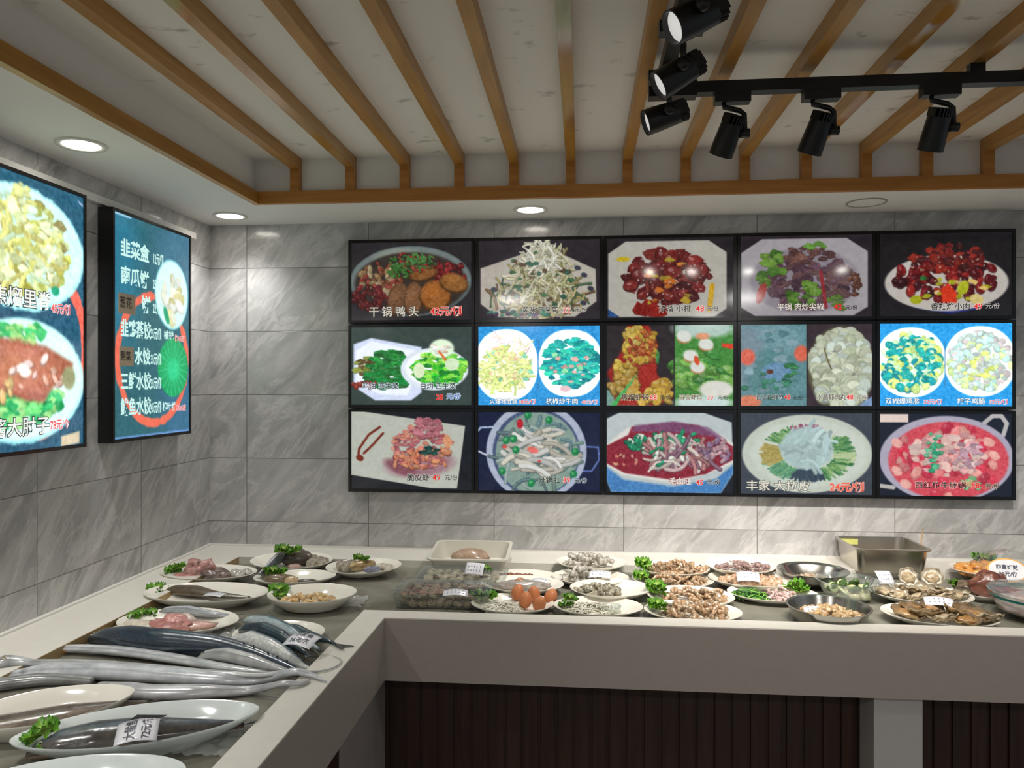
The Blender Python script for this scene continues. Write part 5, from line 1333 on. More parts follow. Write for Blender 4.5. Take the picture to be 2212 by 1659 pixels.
o, c, rx, ry = platter_px('smaller white platter in the second row with brown meat and lettuce', 549, 724, 1259, BED, .105, .03, slope=9)
mk_lump('brown_fillet', 31, .060, .028, .018, [c_(98, 82, 60), c_(128, 110, 84)], .25).put(c + Vector((-.06, -.02, 0)), (0, 0, .1), 'brown fillet under lettuce on the smaller platter', 'fillet')
mk_lump('beige_shellfish', 33, .030, .018, .017, [c_(196, 172, 134), c_(170, 146, 112)], .2).put(c + Vector((.0, -.035, 0)), (0, 0, .1), 'beige shellfish foot on the smaller platter', 'shellfish slice')
mk_lump('brown_fillet', 34, .045, .012, .010, [c_(60, 54, 48), c_(90, 82, 74)], .2).put(c + Vector((.06, -.025, 0)), (0, 0, .1), 'thin dark fillet tip on the smaller platter', 'fillet')
lettuce(590, 1238, BED + .035, 'wide lettuce leaf over the brown fillet of the smaller platter', 2, 1.1, 2.0); lettuce(605, 1238, BED + .035, 'second lettuce leaf over the brown fillet of the smaller platter', 0, 0.9, 1.0)

o, c, rx, ry = platter_px('wide deep oval platter holding one brown flatfish', 308, 582, 1300, BED, .130, .042)
sole = lambda t, a, p: tuple(q * (0.8 + 0.6 * abs(mnoise.noise(Vector((p.x * 24, p.y * 40, a))))) for q in c_(88, 76, 60))
fish('brown flatfish lying in the wide deep platter', 'flatfish', W([(352, 1279), (385, 1278), (420, 1281), (460, 1285), (500, 1287), (540, 1288)], BED + .02), [(0, .012, .008), (.1, .032, .016), (.35, .040, .018), (.6, .026, .012), (.85, .012, .008), (1, .006, .005)],
     BED + .010, sole, M['wet'], tail=(.03, .014, c_(70, 64, 56), .1), eye=(.08, 1.3, .005))
paper_tag('white paper tag lying on the brown flatfish', 464, 1284, BED + .034, .070, .042, -.15, [], curl=.003)
lettuce(338, 1276, BED + .025, 'lettuce leaf at the head of the brown flatfish', 0, 1.1, 2.6); lettuce(347, 1281, BED + .022, 'second lettuce leaf at the head of the brown flatfish', 2, 0.7, 3.4)

o, c, rx, ry = platter_px('deep oval dish of orange clam meat near the inner corner', 579, 769, 1302, BED + .004, .125, .050, slope=7)
K = [mk_lump('clam_meat', s, .019, .012, .011, [c_(214, 156, 72), c_(226, 196, 140), c_(170, 160, 140), c_(200, 140, 60)], .4) for s in (41, 42, 43)]
heap(K, c + Vector((-.005, -.02, .006)), .095, .060, 26, .018, 'orange and cream clam meat heaped in the deep oval dish', 'clam meat', 'clam meat in the deep oval dish', seed=3)
lettuce(601, 1278, BED + .045, 'pale green lettuce at the rim of the orange clam meat dish', 0, 1.1, 2.4); lettuce(606, 1288, BED + .035, 'lettuce leaf below the first at the orange clam meat dish', 0, .8, 3.4)

o, c, rx, ry = platter_px('white platter behind the big mackerel with silver fish, pink squid and white fillet', 250, 515, 1369, BED, .135, .030, p=1.85)
fish('slim silver fish along the far rim of the pink squid platter', 'silver_fish', W([(338, 1318), (375, 1316), (420, 1320), (460, 1324), (495, 1324), (511, 1321)], BED + .03), [(0, .004, .004), (.1, .014, .012), (.4, .019, .016), (.75, .012, .011), (1, .004, .004)],
     BED + .014, silver_col((206, 210, 214), (120, 126, 130)), M['silver'], eye=(.08, .9, .005), tail=(.02, .010, c_(120, 120, 118), .2))
Kind(lambda: blob_mb(51, .062, .042, .030, .38, 2.2, [c_(206, 150, 142), c_(186, 120, 116), c_(216, 172, 160)], 28, 16).build('pink_squid', M['flesh'])).put(c + Vector((.01, -.055, .0)), (0, 0, -.1), 'big pink squid body in front of the slim silver fish', 'squid')
mk_lump('squid_fin', 53, .055, .022, .014, [c_(216, 180, 166), c_(196, 150, 138)], .4).put(c + Vector((.085, -.035, .004)), (0, 0, .35), 'pale pink squid fin pointing at the platter tip', 'squid')
mk_lump('squid_flap', 54, .045, .018, .020, [c_(190, 170, 160), c_(214, 200, 190)], .3).put(c + Vector((.035, -.015, .012)), (0, 0, -.4), 'greyish squid flap above the pink body', 'squid')
mk_lump('white_fillet', 55, .070, .026, .018, [c_(222, 212, 194), c_(204, 196, 180)], .18, 1.4).put(c + Vector((-.105, -.045, 0)), (0, 0, -.35), 'smooth white fillet with a fold, under the lettuce', 'fillet')
mk_lump('white_fillet', 56, .050, .016, .012, [c_(200, 186, 168), c_(220, 206, 188)], .18, 1.4).put(c + Vector((-.135, -.07, 0)), (0, 0, -.2), 'narrow white fillet at the near rim of the pink squid platter', 'fillet')
mk_lump('dark_flesh', 57, .055, .018, .010, [c_(96, 84, 72), c_(130, 116, 100)], .2).put(c + Vector((-.06, .0, 0)), (0, 0, -.1), 'dark flesh between the white fillet and the silver fish', 'fillet')
for i, (u, v, s) in enumerate(((285, 1334, .8), (305, 1329, .85), (327, 1325, .75))): lettuce(u, v, BED + .022, ['curly lettuce nearest the wall on the pink squid platter', 'pale curly lettuce in the middle of three on the pink squid platter', 'curly lettuce touching the slim silver fish'][i], i % 2, s, 1.6 + i)

# --- clear plastic boxes and bin at the inner corner
def rrect(x0, x1, y0, y1, z, r=.015, n=6):
    out = []
    for cx_, cy_, a0 in ((x1 - r, y1 - r, 0), (x0 + r, y1 - r, PI / 2), (x0 + r, y0 + r, PI), (x1 - r, y0 + r, 1.5 * PI)):
        for k in range(n + 1): a = a0 + PI / 2 * k / n; out.append((cx_ + r * math.cos(a), cy_ + r * math.sin(a), z))
    return out
def bin_mesh(w, d, h, taper=.9, lip=.008, th=.0025, r=.02):
    def rr(k, z, e=0): return rrect(-w / 2 * k - e, w / 2 * k + e, -d / 2 * k - e, d / 2 * k + e, z, r)
    return MB().loops([rr(taper, 0), rr(1, h - .006), rr(1, h - .006, lip), rr(1, h, lip), rr(1, h, -th), rr(taper, th * 1.5, -th)], True, True)
CLG = [c_(140, 120, 90), c_(84, 70, 54), c_(176, 158, 124), c_(64, 54, 44)]
def clam_box(label, x, y, w, d, rz, n, lab2, grp, seed, cols):
    t = thing('plastic_box', label, 'plastic box', (x, y, BED), rz, 'clear boxes of clams')
    bin_mesh(w, d, .052, .93).build('tub', M['box'], t, auto=40)
    K = [mk_clam(s, cols) for s in (seed, seed + 1, seed + 2)]
    r = random.Random(seed); c_0, s_0 = math.cos(rz), math.sin(rz)
    nx, ny = 9, 5
    for lay in range(2):
        for i in range(nx):
            for j in range(ny):
                if lay == 1 and r.random() < .35: continue
                X_ = (i - (nx - 1) / 2) * (w * .86 / nx) + r.uniform(-.004, .004); Y_ = (j - (ny - 1) / 2) * (d * .84 / ny) + r.uniform(-.004, .004)
                p = Vector((x + X_ * c_0 - Y_ * s_0, y + X_ * s_0 + Y_ * c_0, BED + .006 + lay * .021 + r.uniform(0, .005)))
                r.choice(K).put(p, (r.uniform(-.6, .6), r.uniform(-.6, .6), r.uniform(0, 6.28)), lab2, 'clam', grp, r.uniform(.85, 1.1))
    n2 = 24; m_ = MB(); L = []
    for i in range(14):
        L.append([(-w / 2 + w * j / (n2 - 1), -d / 2 + d * i / 13, .056 + .010 * math.sin(PI * j / (n2 - 1)) * math.sin(PI * i / 13) + .004 * mnoise.noise(Vector((j * .6, i * .9, seed)))) for j in range(n2)])
    m_.loops(L, False, False, closed=False); m_.build('film_cover', M['film'], t)
pa, pb = at(838, 1318, BED), at(1020, 1322, BED)
clam_box('clear plastic box of brown clams at the inner corner of the counter', -.50, 2.735, .335, .20, .02, 40, 'brown striped clam in the nearer clear box', 'clams in the nearer clear box', 61, CLG)
clam_box('clear plastic box of paler clams behind the nearer clam box', -.465, 2.955, .335, .19, .02, 40, 'pale tan clam in the farther clear box', 'clams in the farther clear box', 71, [c_(172, 164, 136), c_(140, 132, 108), c_(196, 188, 160), c_(112, 104, 88)])
paper_tag('torn white tag on the nearer clear box of clams', 984, 1281, BED + .075, .085, .040, .05, [], tilt=(.25, 0), curl=.006)
t = thing('plastic_bin', 'milky white plastic bin with brown meat behind the clam boxes', 'plastic bin', (-.465, 3.20, BED + .006), 0.02, rot=(.07, 0, .02))
bin_mesh(.315, .27, .085, .86, .010, .004, .03).build('tub', M['milky'], t, auto=40)
mk_lump('brown_meat', 66, .085, .055, .045, [c_(150, 124, 104), c_(176, 150, 126)], .12, 1.4).put((-.47, 3.20, BED + .018), (.07, 0, 0), 'flat brown meat lying in the milky plastic bin', 'meat')
paper_tag('white paper tag stuck at the near corner of the milky bin', 1025, 1229, BED + .085, .075, .048, -.25, [], tilt=(.9, 0), curl=.004)

# --- back arm, platters from left to right
o, c, rx, ry = platter_px('white platter of red-brown minced meat, half under the grey fillet platter', 1041, 1214, 1262, BED + .004, .12, .028, slope=-3)
K = [mk_lump('mince_crumb', s, .010, .008, .006, [c_(120, 70, 48), c_(160, 96, 66), c_(90, 50, 36)], .5) for s in (81, 82)]
heap(K, c + Vector((-.035, .055, .002)), .080, .022, 26, .006, 'red-brown crumb of minced meat along the far rim', 'minced meat', 'minced meat crumbs', seed=5)
lettuce(1048, 1234, BED + .05, 'lettuce leaf standing at the red-brown mince platter', 2, 1.05, 2.2)
o, c, rx, ry = platter_px('white platter with a grey fish fillet and a tag, above the egg platter', 1038, 1218, 1277, BED + .012, .118, .028, slope=-3)
Kind(lambda: blob_mb(84, .105, .042, .022, .22, 2.2, [c_(140, 130, 120), c_(168, 160, 152), c_(110, 98, 90)], 30, 14).build('grey_fillet', M['flesh'])).put(c + Vector((.0, -.035, 0)), (0, 0, 0), 'long grey fish fillet on the platter above the eggs', 'fillet')
mk_lump('roe_lump', 85, .022, .016, .014, [c_(180, 130, 96), c_(160, 110, 84)], .3).put(c + Vector((-.005, -.03, .022)), (0, 0, .4), 'small orange roe lump on the grey fillet', 'roe')
paper_tag('small white tag on the grey fish fillet', 1165, 1257, BED + .048, .070, .048, -.35, [], tilt=(.2, 0))
o, c, rx, ry = platter_px('white platter of brown eggs and white shreds at the front rim', 1017, 1197, 1322, BED, .118, .028)
def mk_egg():
    mb = MB(); L = []
    for i in range(17):
        th = PI * i / 16; r = .0225 * math.sin(th) * (1 + .10 * math.cos(th)); z = -.029 * math.cos(th) + .029
        L.append([(max(r, 1e-4) * math.cos(2 * PI * j / 24), max(r, 1e-4) * math.sin(2 * PI * j / 24), z) for j in range(24)])
    mb.cur = c_(196, 122, 78); mb.loops(L, True, True); return mb.build('egg', M['eggshell'])
EG = Kind(mk_egg)
EL = ['brown egg farthest left, behind the white shreds', 'brown egg in the front row beside the white shreds', 'brown egg in the middle of the back row', 'brown egg in the centre of the front row', 'brown egg farthest right on the platter']
for (u, v), lab, rt in zip(((1112, 1281), (1131, 1299), (1155, 1284), (1160, 1302), (1182, 1290)), EL, ((.3, .2), (-.2, .1), (.15, -.2), (-.5, .3), (.3, .5))):
    p = at(u, v, BED + .036); p.z = BED + .012; EG.put(p, (rt[0], rt[1], rt[0] * 4), lab, 'egg', 'brown eggs on the front platter', 1.0)
def strands(label, name, c, rx, ry, n, cols, seed, ln=.03, r_=.0021, h=.018, cat='shreds'):
    r = random.Random(seed); mb = MB()
    for k in range(n):
        a = r.uniform(0, 2 * PI); q = math.sqrt(r.random()); x, y = rx * q * math.cos(a), ry * q * math.sin(a); z = h * (1 - q * q) * r.random() + .003; t = r.uniform(0, PI); b = r.uniform(-.5, .5) * ln; col = cols[k % len(cols)]
        pts = [(x + ln * s_ * math.cos(t) - b * (1 - s_ * s_) * math.sin(t), y + ln * s_ * math.sin(t) + b * (1 - s_ * s_) * math.cos(t), z + .006 * (1 - s_ * s_)) for s_ in (-1, -.5, 0, .5, 1)]
        mb.tube(pts, r_, 5, cols=[col] * 5)
    o = mb.build(name, M['flesh']); o.location = c; return tag(o, label, cat, kind='stuff')
strands('heap of white shreds beside the brown eggs', 'white_shreds', c + Vector((-.035, -.02, 0)), .055, .05, 150, [c_(226, 222, 206), c_(206, 204, 188), c_(236, 234, 222)], 4)
lettuce(1040, 1292, BED + .03, 'dark lettuce leaf on the egg platter', 2, 1.15, 2.4); lettuce(1056, 1289, BED + .035, 'second lettuce leaf on the egg platter, next to the shreds', 0, .9, 1.4)
mk_lump('yellow_pickle', 88, .014, .010, .007, [c_(216, 190, 70), c_(196, 170, 60)], .4).put(at(1083, 1313, BED + .012), (0, 0, 0), 'yellow pickle bit at the near rim of the egg platter', 'pickle')

GP = [c_(178, 172, 162), c_(206, 200, 192), c_(150, 142, 134)]
def grey_heap(label, c, rx, ry, n, seed, grp, h=.04):
    K = [mk_shrimp(seed + i, [c_(184, 178, 166), c_(160, 152, 142), c_(206, 202, 192)], .052, .011) for i in range(2)]
    heap(K, c, rx, ry, n, h, label, 'shrimp', grp, s=(.95, 1.35), seed=seed)
o, c, rx, ry = platter_px('white platter of peeled grey shrimp farthest back on the ledge', 1200, 1355, 1227, LEDGE, .12, .026, slope=-4)
grey_heap('peeled grey shrimp on the farthest back platter', c + Vector((-.01, -.01, .002)), .095, .05, 18, 91, 'peeled shrimp on the farthest back platter')
o, c, rx, ry = platter_px('white platter of peeled grey shrimp in the second row with a tag', 1191, 1358, 1261, BED + .004, .12, .028, slope=-4)
grey_heap('peeled grey shrimp on the second-row platter with the tag', c + Vector((-.035, -.005, .002)), .085, .05, 16, 95, 'peeled shrimp on the second-row platter')
paper_tag('white paper tag on the second-row peeled shrimp', 1296, 1241, BED + .05, .085, .048, -.1, [], tilt=(.3, 0))
o, c, rx, ry = platter_px('white platter with a small heap of dark oyster meat and an empty half', 1231, 1406, 1288, BED + .006, .125, .032, slope=3)
K = [mk_lump('oyster_meat', s, .020, .013, .013, [c_(84, 80, 70), c_(150, 144, 124), c_(196, 188, 164)], .55, 2.8) for s in (101, 102, 103)]
heap(K, c + Vector((-.045, -.02, .002)), .080, .052, 20, .022, 'dark and cream oyster meat on the half-empty platter', 'oyster meat', 'oyster meat on the half-empty platter', seed=8)
o, c, rx, ry = platter_px('white platter of jellyfish shreds at the front rim, beside the eggs', 1196, 1388, 1328, BED, .115, .028, slope=-2)
strands('heap of pale jellyfish shreds on the front platter', 'jellyfish_shreds', c + Vector((-.03, -.01, 0)), .085, .055, 170, [c_(206, 204, 186), c_(186, 184, 164), c_(222, 220, 206)], 9, .026)
t = thing('glass_dish', 'small clear glass dish lying among the jellyfish shreds', 'dish', c + Vector((.045, -.01, .006)))
shell_mesh(.034, .034, [(.7, 0), (.9, .004), (1, .014), (1.0, .016), (.94, .014), (.8, .005), (.4, .003)], 2, 32).build('bowl', M['glass'], t)
lettuce(1232, 1293, BED + .034, 'dark lettuce leaf at the back of the jellyfish platter', 2, .8, 1.6); lettuce(1224, 1309, BED + .02, 'lettuce leaf at the end of the jellyfish platter', 2, .9, 3.2)

BR = [c_(184, 150, 116), c_(150, 110, 78), c_(204, 176, 142)]
rows_ = [('back', 1371, 1531, 1240, LEDGE, .12, -6, 111), ('second', 1366, 1540, 1267, BED + .004, .12, -4, 115), ('third', 1399, 1584, 1307, BED + .006, .13, -3, 119), ('front', 1392, 1600, 1341, BED, .122, -4, 123)]
for nm, u0, u1, vn, bz, ry_, sl, sd in rows_:
    o, c, rx, ry = platter_px('white platter of brown shell-on shrimp, %s of the four' % {'back': 'farthest back', 'second': 'second from the wall', 'third': 'third from the wall', 'front': 'nearest the front rim'}[nm], u0, u1, vn, bz, ry_, .028, slope=sl)
    K = [mk_shrimp(sd + i, BR if i else [c_(170, 146, 116), c_(134, 104, 78), c_(190, 168, 138)], .050, .0092) for i in range(3)]
    heap(K, c + Vector((.015, -.012, .003)), .110, .062, 44, .026, 'brown shell-on shrimp on the %s shrimp platter' % {'back': 'farthest back', 'second': 'second', 'third': 'third', 'front': 'front'}[nm], 'shrimp', 'brown shrimp on the %s platter' % nm, seed=sd, tilt=.7)
    d = {'back': ((1389, 1217, 1.0), (1398, 1226, .8)), 'second': ((1384, 1244, .9), (1392, 1248, .7)), 'third': ((1416, 1269, 1.1), (1424, 1282, 1.1)), 'front': ((1418, 1306, .9), (1426, 1315, 1.0))}[nm]
    for i, (u, v, s) in enumerate(d):
        lettuce(u, v, bz + .038 - .012 * i, '%s lettuce leaf on the %s brown shrimp platter' % (('upper', 'lower')[i], {'back': 'farthest back', 'second': 'second', 'third': 'third', 'front': 'front'}[nm]), (0, 2)[i] if nm != 'back' else 0, s, 2.2 + i)

o, c, rx, ry = platter_px('larger white platter of mauve shrimp tails leaning on the wall ledge', 1523, 1672, 1236, LEDGE, .135, .030, slope=-10)
K = [mk_shrimp(131 + i, [c_(150, 124, 118), c_(120, 94, 92), c_(176, 150, 140)], .060, .009) for i in range(2)]
heap(K, c + Vector((.02, -.02, .002)), .10, .055, 30, .016, 'mauve shrimp tail on the larger platter by the wall', 'shrimp', 'mauve shrimp tails', seed=14, tilt=.4)
o, c, rx, ry = platter_px('white platter of beige whelk meat with a large tag', 1531, 1709, 1266, BED + .006, .122, .030, slope=-8)
K = [mk_lump('whelk_meat', s, .020, .014, .014, [c_(206, 176, 146), c_(170, 130, 96), c_(222, 200, 176)], .45) for s in (141, 142, 143)]
heap(K, c + Vector((.0, -.015, .002)), .115, .050, 30, .018, 'beige whelk meat on the platter with the large tag', 'whelk meat', 'beige whelk meat', seed=15)
paper_tag('large white tag in the middle of the beige whelk meat', 1616, 1246, BED + .055, .085, .060, -.1, [], tilt=(.35, 0))
o, c, rx, ry = platter_px('white platter with green vegetables beside pink squid rings', 1573, 1764, 1298, BED, .115, .026, slope=-4)
strands('heap of shredded green vegetable on the squid ring platter', 'green_shreds', c + Vector((-.085, -.005, 0)), .062, .050, 230, [c_(50, 104, 36), c_(86, 150, 46), c_(130, 184, 66), c_(36, 80, 34)], 21, .022, .0022, .022, 'vegetables')
K = [mk_shrimp(151 + i, [c_(206, 178, 172), c_(190, 156, 152)], .050, .006) for i in range(2)]
heap(K, c + Vector((.03, -.01, .002)), .052, .048, 22, .02, 'pinkish squid strip beside the green shreds', 'squid', 'pink squid strips', seed=16, tilt=.6)
lettuce(1716, 1268, BED + .03, 'bright lettuce leaf at the far end of the squid ring platter', 0, 1.15, .6); lettuce(1728, 1276, BED + .025, 'second bright lettuce leaf at the end of the squid ring platter', 0, .95, -.2)

# --- bowls and pans on the right
def bowl(label, x, y, r, base, h, mat, name, cat, foot=.62, th=.003, band=None, group=None):
    t = thing(name, label, cat, (x, y, base), group=group)
    pr = [(foot * .96, .002), (foot, 0), (foot + .06, .003)]
    for k in range(1, 9): q = k / 8; pr.append((foot + .06 + (1 - foot - .06) * q ** .75, .003 + (h - .003) * q))
    pr += [(1.045, h + .0005), (1.05, h + .003), (.985, h + .002)]
    for k in range(7, 0, -1): q = k / 8; pr.append((foot + .06 + (1 - foot - .06) * q ** .75 - th / r, .003 + th + (h - .003 - th) * q))
    pr += [(foot * .9, .004 + th)]
    shell_mesh(r, r, pr, 2, 64).build('bowl', mat, t, auto=50)
    if band:
        L = [sup(r * s_, r * s_, 64, 2, z) for s_, z in band]
        MB().loops(L, False, False).build('teal_band', plain('teal band', rgb(40, 128, 122), 0.3), t)
    return t
bowl('dull steel bowl behind the glass bowl, with shellfish at the bottom', .905, 3.10, .128, BED, .058, M['steel'], 'steel_bowl', 'bowl', .55)
K = [mk_lump('shellfish_meat', s, .017, .013, .012, [c_(196, 176, 150), c_(150, 128, 104)], .45) for s in (161, 162)]
heap(K, Vector((.91, 3.09, BED + .010)), .075, .06, 18, .016, 'beige shellfish meat in the steel bowl at the back', 'shellfish meat', 'shellfish meat in the back steel bowl', seed=17)
bowl('clear glass bowl of sliced cucumber and pickles', .975, 2.915, .108, BED, .068, M['glass'], 'glass_bowl', 'bowl', .6)
K1 = Kind(lambda: MB().loops([sup(.021, .021, 20, 2, z) for z in (0, .005)], True, True, [c_(206, 206, 150), c_(196, 204, 150)]).build('cucumber_slice', M['flesh']))
K2 = mk_lump('green_pepper_piece', 171, .022, .013, .008, [c_(40, 70, 30), c_(74, 104, 46)], .4)
K3 = mk_lump('radish_piece', 172, .020, .014, .012, [c_(206, 196, 146), c_(186, 176, 130), c_(210, 206, 180)], .3)
heap([K3], Vector((.975, 2.91, BED + .008)), .062, .055, 16, .026, 'pale radish chunk in the clear glass bowl', 'radish', 'radish chunks in the glass bowl', seed=18)
heap([K1], Vector((.965, 2.905, BED + .036)), .062, .05, 7, .018, 'round cucumber slice in the clear glass bowl', 'cucumber slice', 'cucumber slices in the glass bowl', seed=19, tilt=1.2)
heap([K2], Vector((.98, 2.915, BED + .040)), .068, .055, 9, .018, 'green pepper piece in the clear glass bowl', 'green pepper', 'green pepper pieces in the glass bowl', seed=20, tilt=.8)
mk_lump('red_chilli_piece', 173, .010, .007, .010, [c_(206, 40, 30), c_(180, 30, 24)], .3).put(at(1865, 1290, BED + .012), (0, 0, .3), 'red chilli piece at the glass bowl', 'chilli')
mk_lump('shellfish_meat', 174, .024, .014, .010, [c_(216, 190, 172), c_(196, 160, 140)], .4).put(at(1848, 1297, BED + .004), (0, 0, .3), 'pink-white shellfish bit lying below the glass bowl', 'shellfish meat')
bowl('steel pan of shelled clams at the front rim', .815, 2.622, .128, BED, .052, M['steel'], 'steel_pan', 'pan', .80)
K = [mk_lump('clam_meat', s, .015, .011, .011, [c_(206, 176, 126), c_(170, 132, 88), c_(224, 204, 166)], .45) for s in (181, 182, 183)]
heap(K, Vector((.82, 2.625, BED + .008)), .098, .092, 60, .030, 'shelled tan clam in the front steel pan', 'clam meat', 'shelled clams in the front steel pan', seed=22, tilt=.8)
paper_tag('soaked white tag at the near side of the clam pan', 1765, 1319, BED + .036, .085, .040, -.1, [], tilt=(.3, 0))

# deep steel food pan
t = thing('steel_food_pan', 'deep rectangular steel food pan standing near the back wall', 'pan', (1.243, 3.315, LEDGE))
bin_mesh(.285, .262, .098, .93, .010, .002, .035).build('tub', M['steel_dull'], t, auto=40)
m_ = MB(); m_.cur = c_(206, 206, 120); m_.box(-.130, -.055, .108, .1115, .066, .090); m_.build('yellow_smear', M['matte'], t, smooth=False)
m_ = MB(); m_.cur = c_(196, 160, 112); m_.tube([Vector((1.35, 3.22, LEDGE + .02)), Vector((1.43, 3.36, LEDGE + .150))], [.003, .0022], 8); o = m_.build('chopstick', M['matte']); tag(o, 'wooden chopstick standing in the deep steel food pan', 'chopstick')

# oysters
OU = [c_(186, 170, 136), c_(120, 102, 76), c_(214, 200, 170), c_(92, 78, 58)]; OI = [c_(222, 218, 206), c_(150, 138, 116)]
OK_ = [mk_oyster(s, OU, OI, [c_(196, 176, 140), c_(150, 126, 90), c_(220, 206, 180)], .036) for s in (201, 202, 203)]
OD_ = [mk_oyster(s, [c_(150, 126, 88), c_(84, 66, 46), c_(190, 168, 126)], [c_(140, 112, 76), c_(110, 90, 64)], [c_(134, 92, 48), c_(184, 146, 94)], .038) for s in (211, 212, 213)]
o, c, rx, ry = platter_px('white platter of pale open oysters, behind the darker oysters', 1884, 2089, 1301, BED + .004, .13, .030, slope=-12)
lay = [(-.125, .0, .010, .1, .3), (-.085, -.035, .012, -.2, 1.2), (-.045, .0, .020, .2, 2.0), (-.03, -.055, .012, -.3, .4), (.015, -.03, .022, .1, 2.6), (.06, -.05, .014, -.2, .2), (.075, .0, .020, .3, 1.0), (.115, -.035, .012, -.1, .5), (.03, .03, .012, .3, .2)]
for i, (dx, dy, dz, tl, rz) in enumerate(lay): OK_[i % 3].put(c + Vector((dx, dy, dz)), (tl, tl * .7, rz), 'pale open oyster on the rear oyster platter, %s from its left end' % ORD[sorted(q[0] for q in lay).index(dx)], 'oyster', 'oysters on the rear platter', .92)
for i, (u, v, lab) in enumerate(((1958, 1250, 'round oyster shell propped upright, beside the white tag'), (2012, 1250, 'round oyster shell propped upright, nearest the brown abalone'))):
    p = at(u, v, BED + .062); OK_[i].put(p, (.95, 0, .15 - .4 * i), lab, 'oyster', 'oysters on the rear platter', (.72, 1.0, .9))
paper_tag('white card leaning at the end of the rear oyster platter', 1912, 1247, BED + .066, .075, .052, .45, [], tilt=(.9, .1), curl=.001)
o, c, rx, ry = platter_px('white platter of brown oysters at the front rim', 1911, 2142, 1350, BED, .125, .032, slope=-14)
lay = [(-.10, .0, .010, .2, -.4), (-.055, -.02, .016, -.3, -.5), (-.015, .02, .020, .3, .5), (.0, -.045, .012, -.2, .2), (.045, -.01, .022, .3, 1.1), (.05, -.055, .012, -.2, 2.2), (.10, -.03, .018, .2, -.6), (.13, -.045, .012, -.3, -.4), (.09, .02, .016, .4, .3), (-.06, .04, .012, .2, .1)]
for i, (dx, dy, dz, tl, rz) in enumerate(lay): (OD_ if i % 4 != 3 else OK_)[i % 3].put(c + Vector((dx, dy, dz)), (tl, tl * .6, rz), 'brown oyster on the front oyster platter, %s from its left end' % ORD[sorted(q[0] for q in lay).index(dx)], 'oyster', 'oysters on the front platter', .98)
paper_tag('white tag lying among the brown oysters on the front platter', 2028, 1300, BED + .060, .090, .042, -.2, [], tilt=(.45, 0))

# far right
o, c, rx, ry = platter_px('white platter of orange food under cling film, by the back wall', 2057, 2235, 1246, LEDGE, .13, .028, slope=-8)
K = [mk_lump('orange_piece', s, .028, .018, .015, [c_(226, 160, 74), c_(214, 140, 60), c_(236, 190, 120)], .35) for s in (221, 222)]
heap(K, c + Vector((-.02, -.005, .002)), .125, .075, 26, .020, 'orange food piece under the cling film', 'orange food piece', 'orange pieces under the film', seed=31)
lettuce(2123, 1212, LEDGE + .04, 'green leaf under the cling film dome', 2, 1.2, 1.0); lettuce(2136, 1208, LEDGE + .045, 'second green leaf under the cling film dome', 0, .9, .4)
L = []
for i in range(11):
    th = PI / 2 * i / 10; L.append([(.128 * math.cos(th) * math.cos(a) * (1 + .04 * mnoise.noise(Vector((math.cos(a) * 2, math.sin(a) * 2, i * .3)))) , .105 * math.cos(th) * math.sin(a), .082 * math.sin(th) + .004 * mnoise.noise(Vector((a * 2, i * .5, 1)))) for a in [2 * PI * k / 40 for k in range(40)]])
o = MB().loops(L, False, True).build('cling_film_dome', M['film']); o.location = c + Vector((.04, -.005, .016)); tag(o, 'clear cling film domed over the orange food', 'cling film')
t = thing('price_tag', 'oval white label with an orange rim and handwriting, standing over the orange food', 'price tag', at(2176, 1232, LEDGE + .055), group='handwritten paper price tags', rot=(1.1, 0, -.15))
m_ = MB(); m_.cur = c_(232, 180, 96); m_.loops([sup(.068, .046, 40, 2, z) for z in (0, .001)], True, True); m_.build('rim', M['matte'], t, smooth=False)
m_ = MB(); m_.cur = c_(232, 232, 236); m_.loops([sup(.063, .041, 40, 2, z) for z in (.001, .0018)], True, True); m_.build('label_paper', M['matte'], t, smooth=False)
for tx, y in (('四喜烤麸', .004), ('38元/份', -.022)):
    g, f = glyphs(tx, .020, .0004); wx = max(p.x for p in g)
    MB().add([Vector(((p.x - wx / 2) * .95, p.y + y, .0024)) for p in g], f).build('handwriting', ink((50, 56, 80), 0), t, smooth=False)
o, c, rx, ry = platter_px('pale platter with a brown abalone between the oysters and the glass bowl', 2062, 2185, 1291, BED, .10, .026)
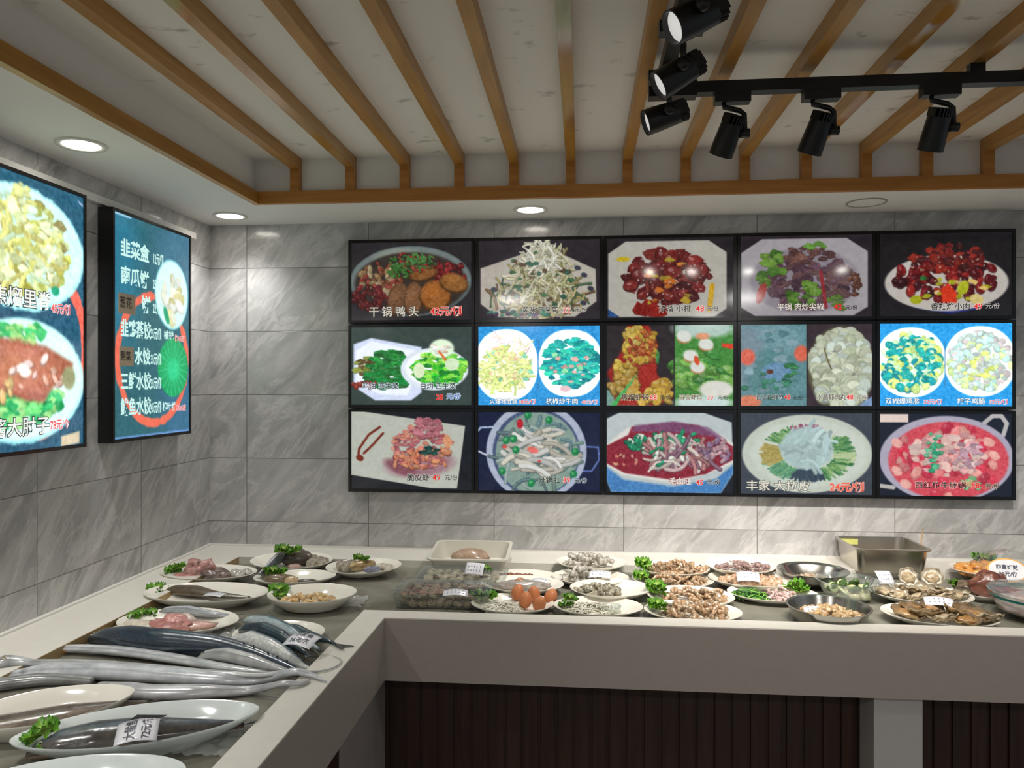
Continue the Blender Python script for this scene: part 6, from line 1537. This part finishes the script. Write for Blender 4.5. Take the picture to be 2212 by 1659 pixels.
Kind(lambda: blob_mb(231, .070, .050, .050, .35, 1.8, [c_(96, 52, 44), c_(130, 78, 62), c_(80, 44, 40), c_(150, 104, 76)], 30, 18).build('abalone', M['flesh'])).put(c + Vector((.02, -.005, .0)), (0, 0, .2), 'glossy red-brown abalone lump beside the teal-banded bowl', 'abalone')
mk_lump('grey_shellfish', 232, .042, .030, .026, [c_(84, 80, 70), c_(128, 110, 90), c_(70, 52, 44)], .5).put(c + Vector((-.05, .02, .004)), (0, 0, .4), 'grey-green shellfish body left of the glossy abalone', 'shellfish')
lettuce(2070, 1265, BED + .03, 'green lettuce leaf beside the glossy abalone', 2, 1.0, 2.4)
o, c, rx, ry = platter_px('white platter cut by the frame edge, between the oval label and the banded bowl', 2163, 2330, 1279, BED + .012, .11, .030)
mk_lump('grey_piece', 233, .030, .020, .012, [c_(150, 140, 130), c_(180, 170, 160)], .3).put(c + Vector((-.035, -.02, 0)), (0, 0, 0), 'grey piece on the platter cut by the frame edge', 'shellfish')
bx, by = 1.545, 2.735
bowl('clear glass bowl with a teal band, full of pinkish grey mince, at the frame edge', bx, by, .150, BED, .085, M['glass'], 'glass_bowl', 'bowl', .5, band=[(1.012, .068), (1.028, .077)])
Kind(lambda: blob_mb(241, .132, .132, .036, .16, 2.6, [c_(170, 156, 150), c_(190, 178, 172), c_(160, 130, 126)], 40, 16).build('mince', M['flesh'])).put((bx, by, BED + .012), (0, 0, 0), 'pinkish grey mince filling the teal-banded glass bowl', 'mince')
n2 = 26; L = []
for i in range(12):
    q = i / 11; L.append([((.151 * (1 - q)) * math.cos(2 * PI * k / 40), .151 * (1 - q) * math.sin(2 * PI * k / 40), .094 + .010 * math.sin(q * PI / 2) + .004 * mnoise.noise(Vector((math.cos(2 * PI * k / 40) * 3, math.sin(2 * PI * k / 40) * 3, q * 3))) * (1 - q)) for k in range(40)])
o = MB().loops(L, False, False).build('film_cover', M['film']); o.location = (bx, by, BED); tag(o, 'cling film stretched over the teal-banded glass bowl', 'cling film')
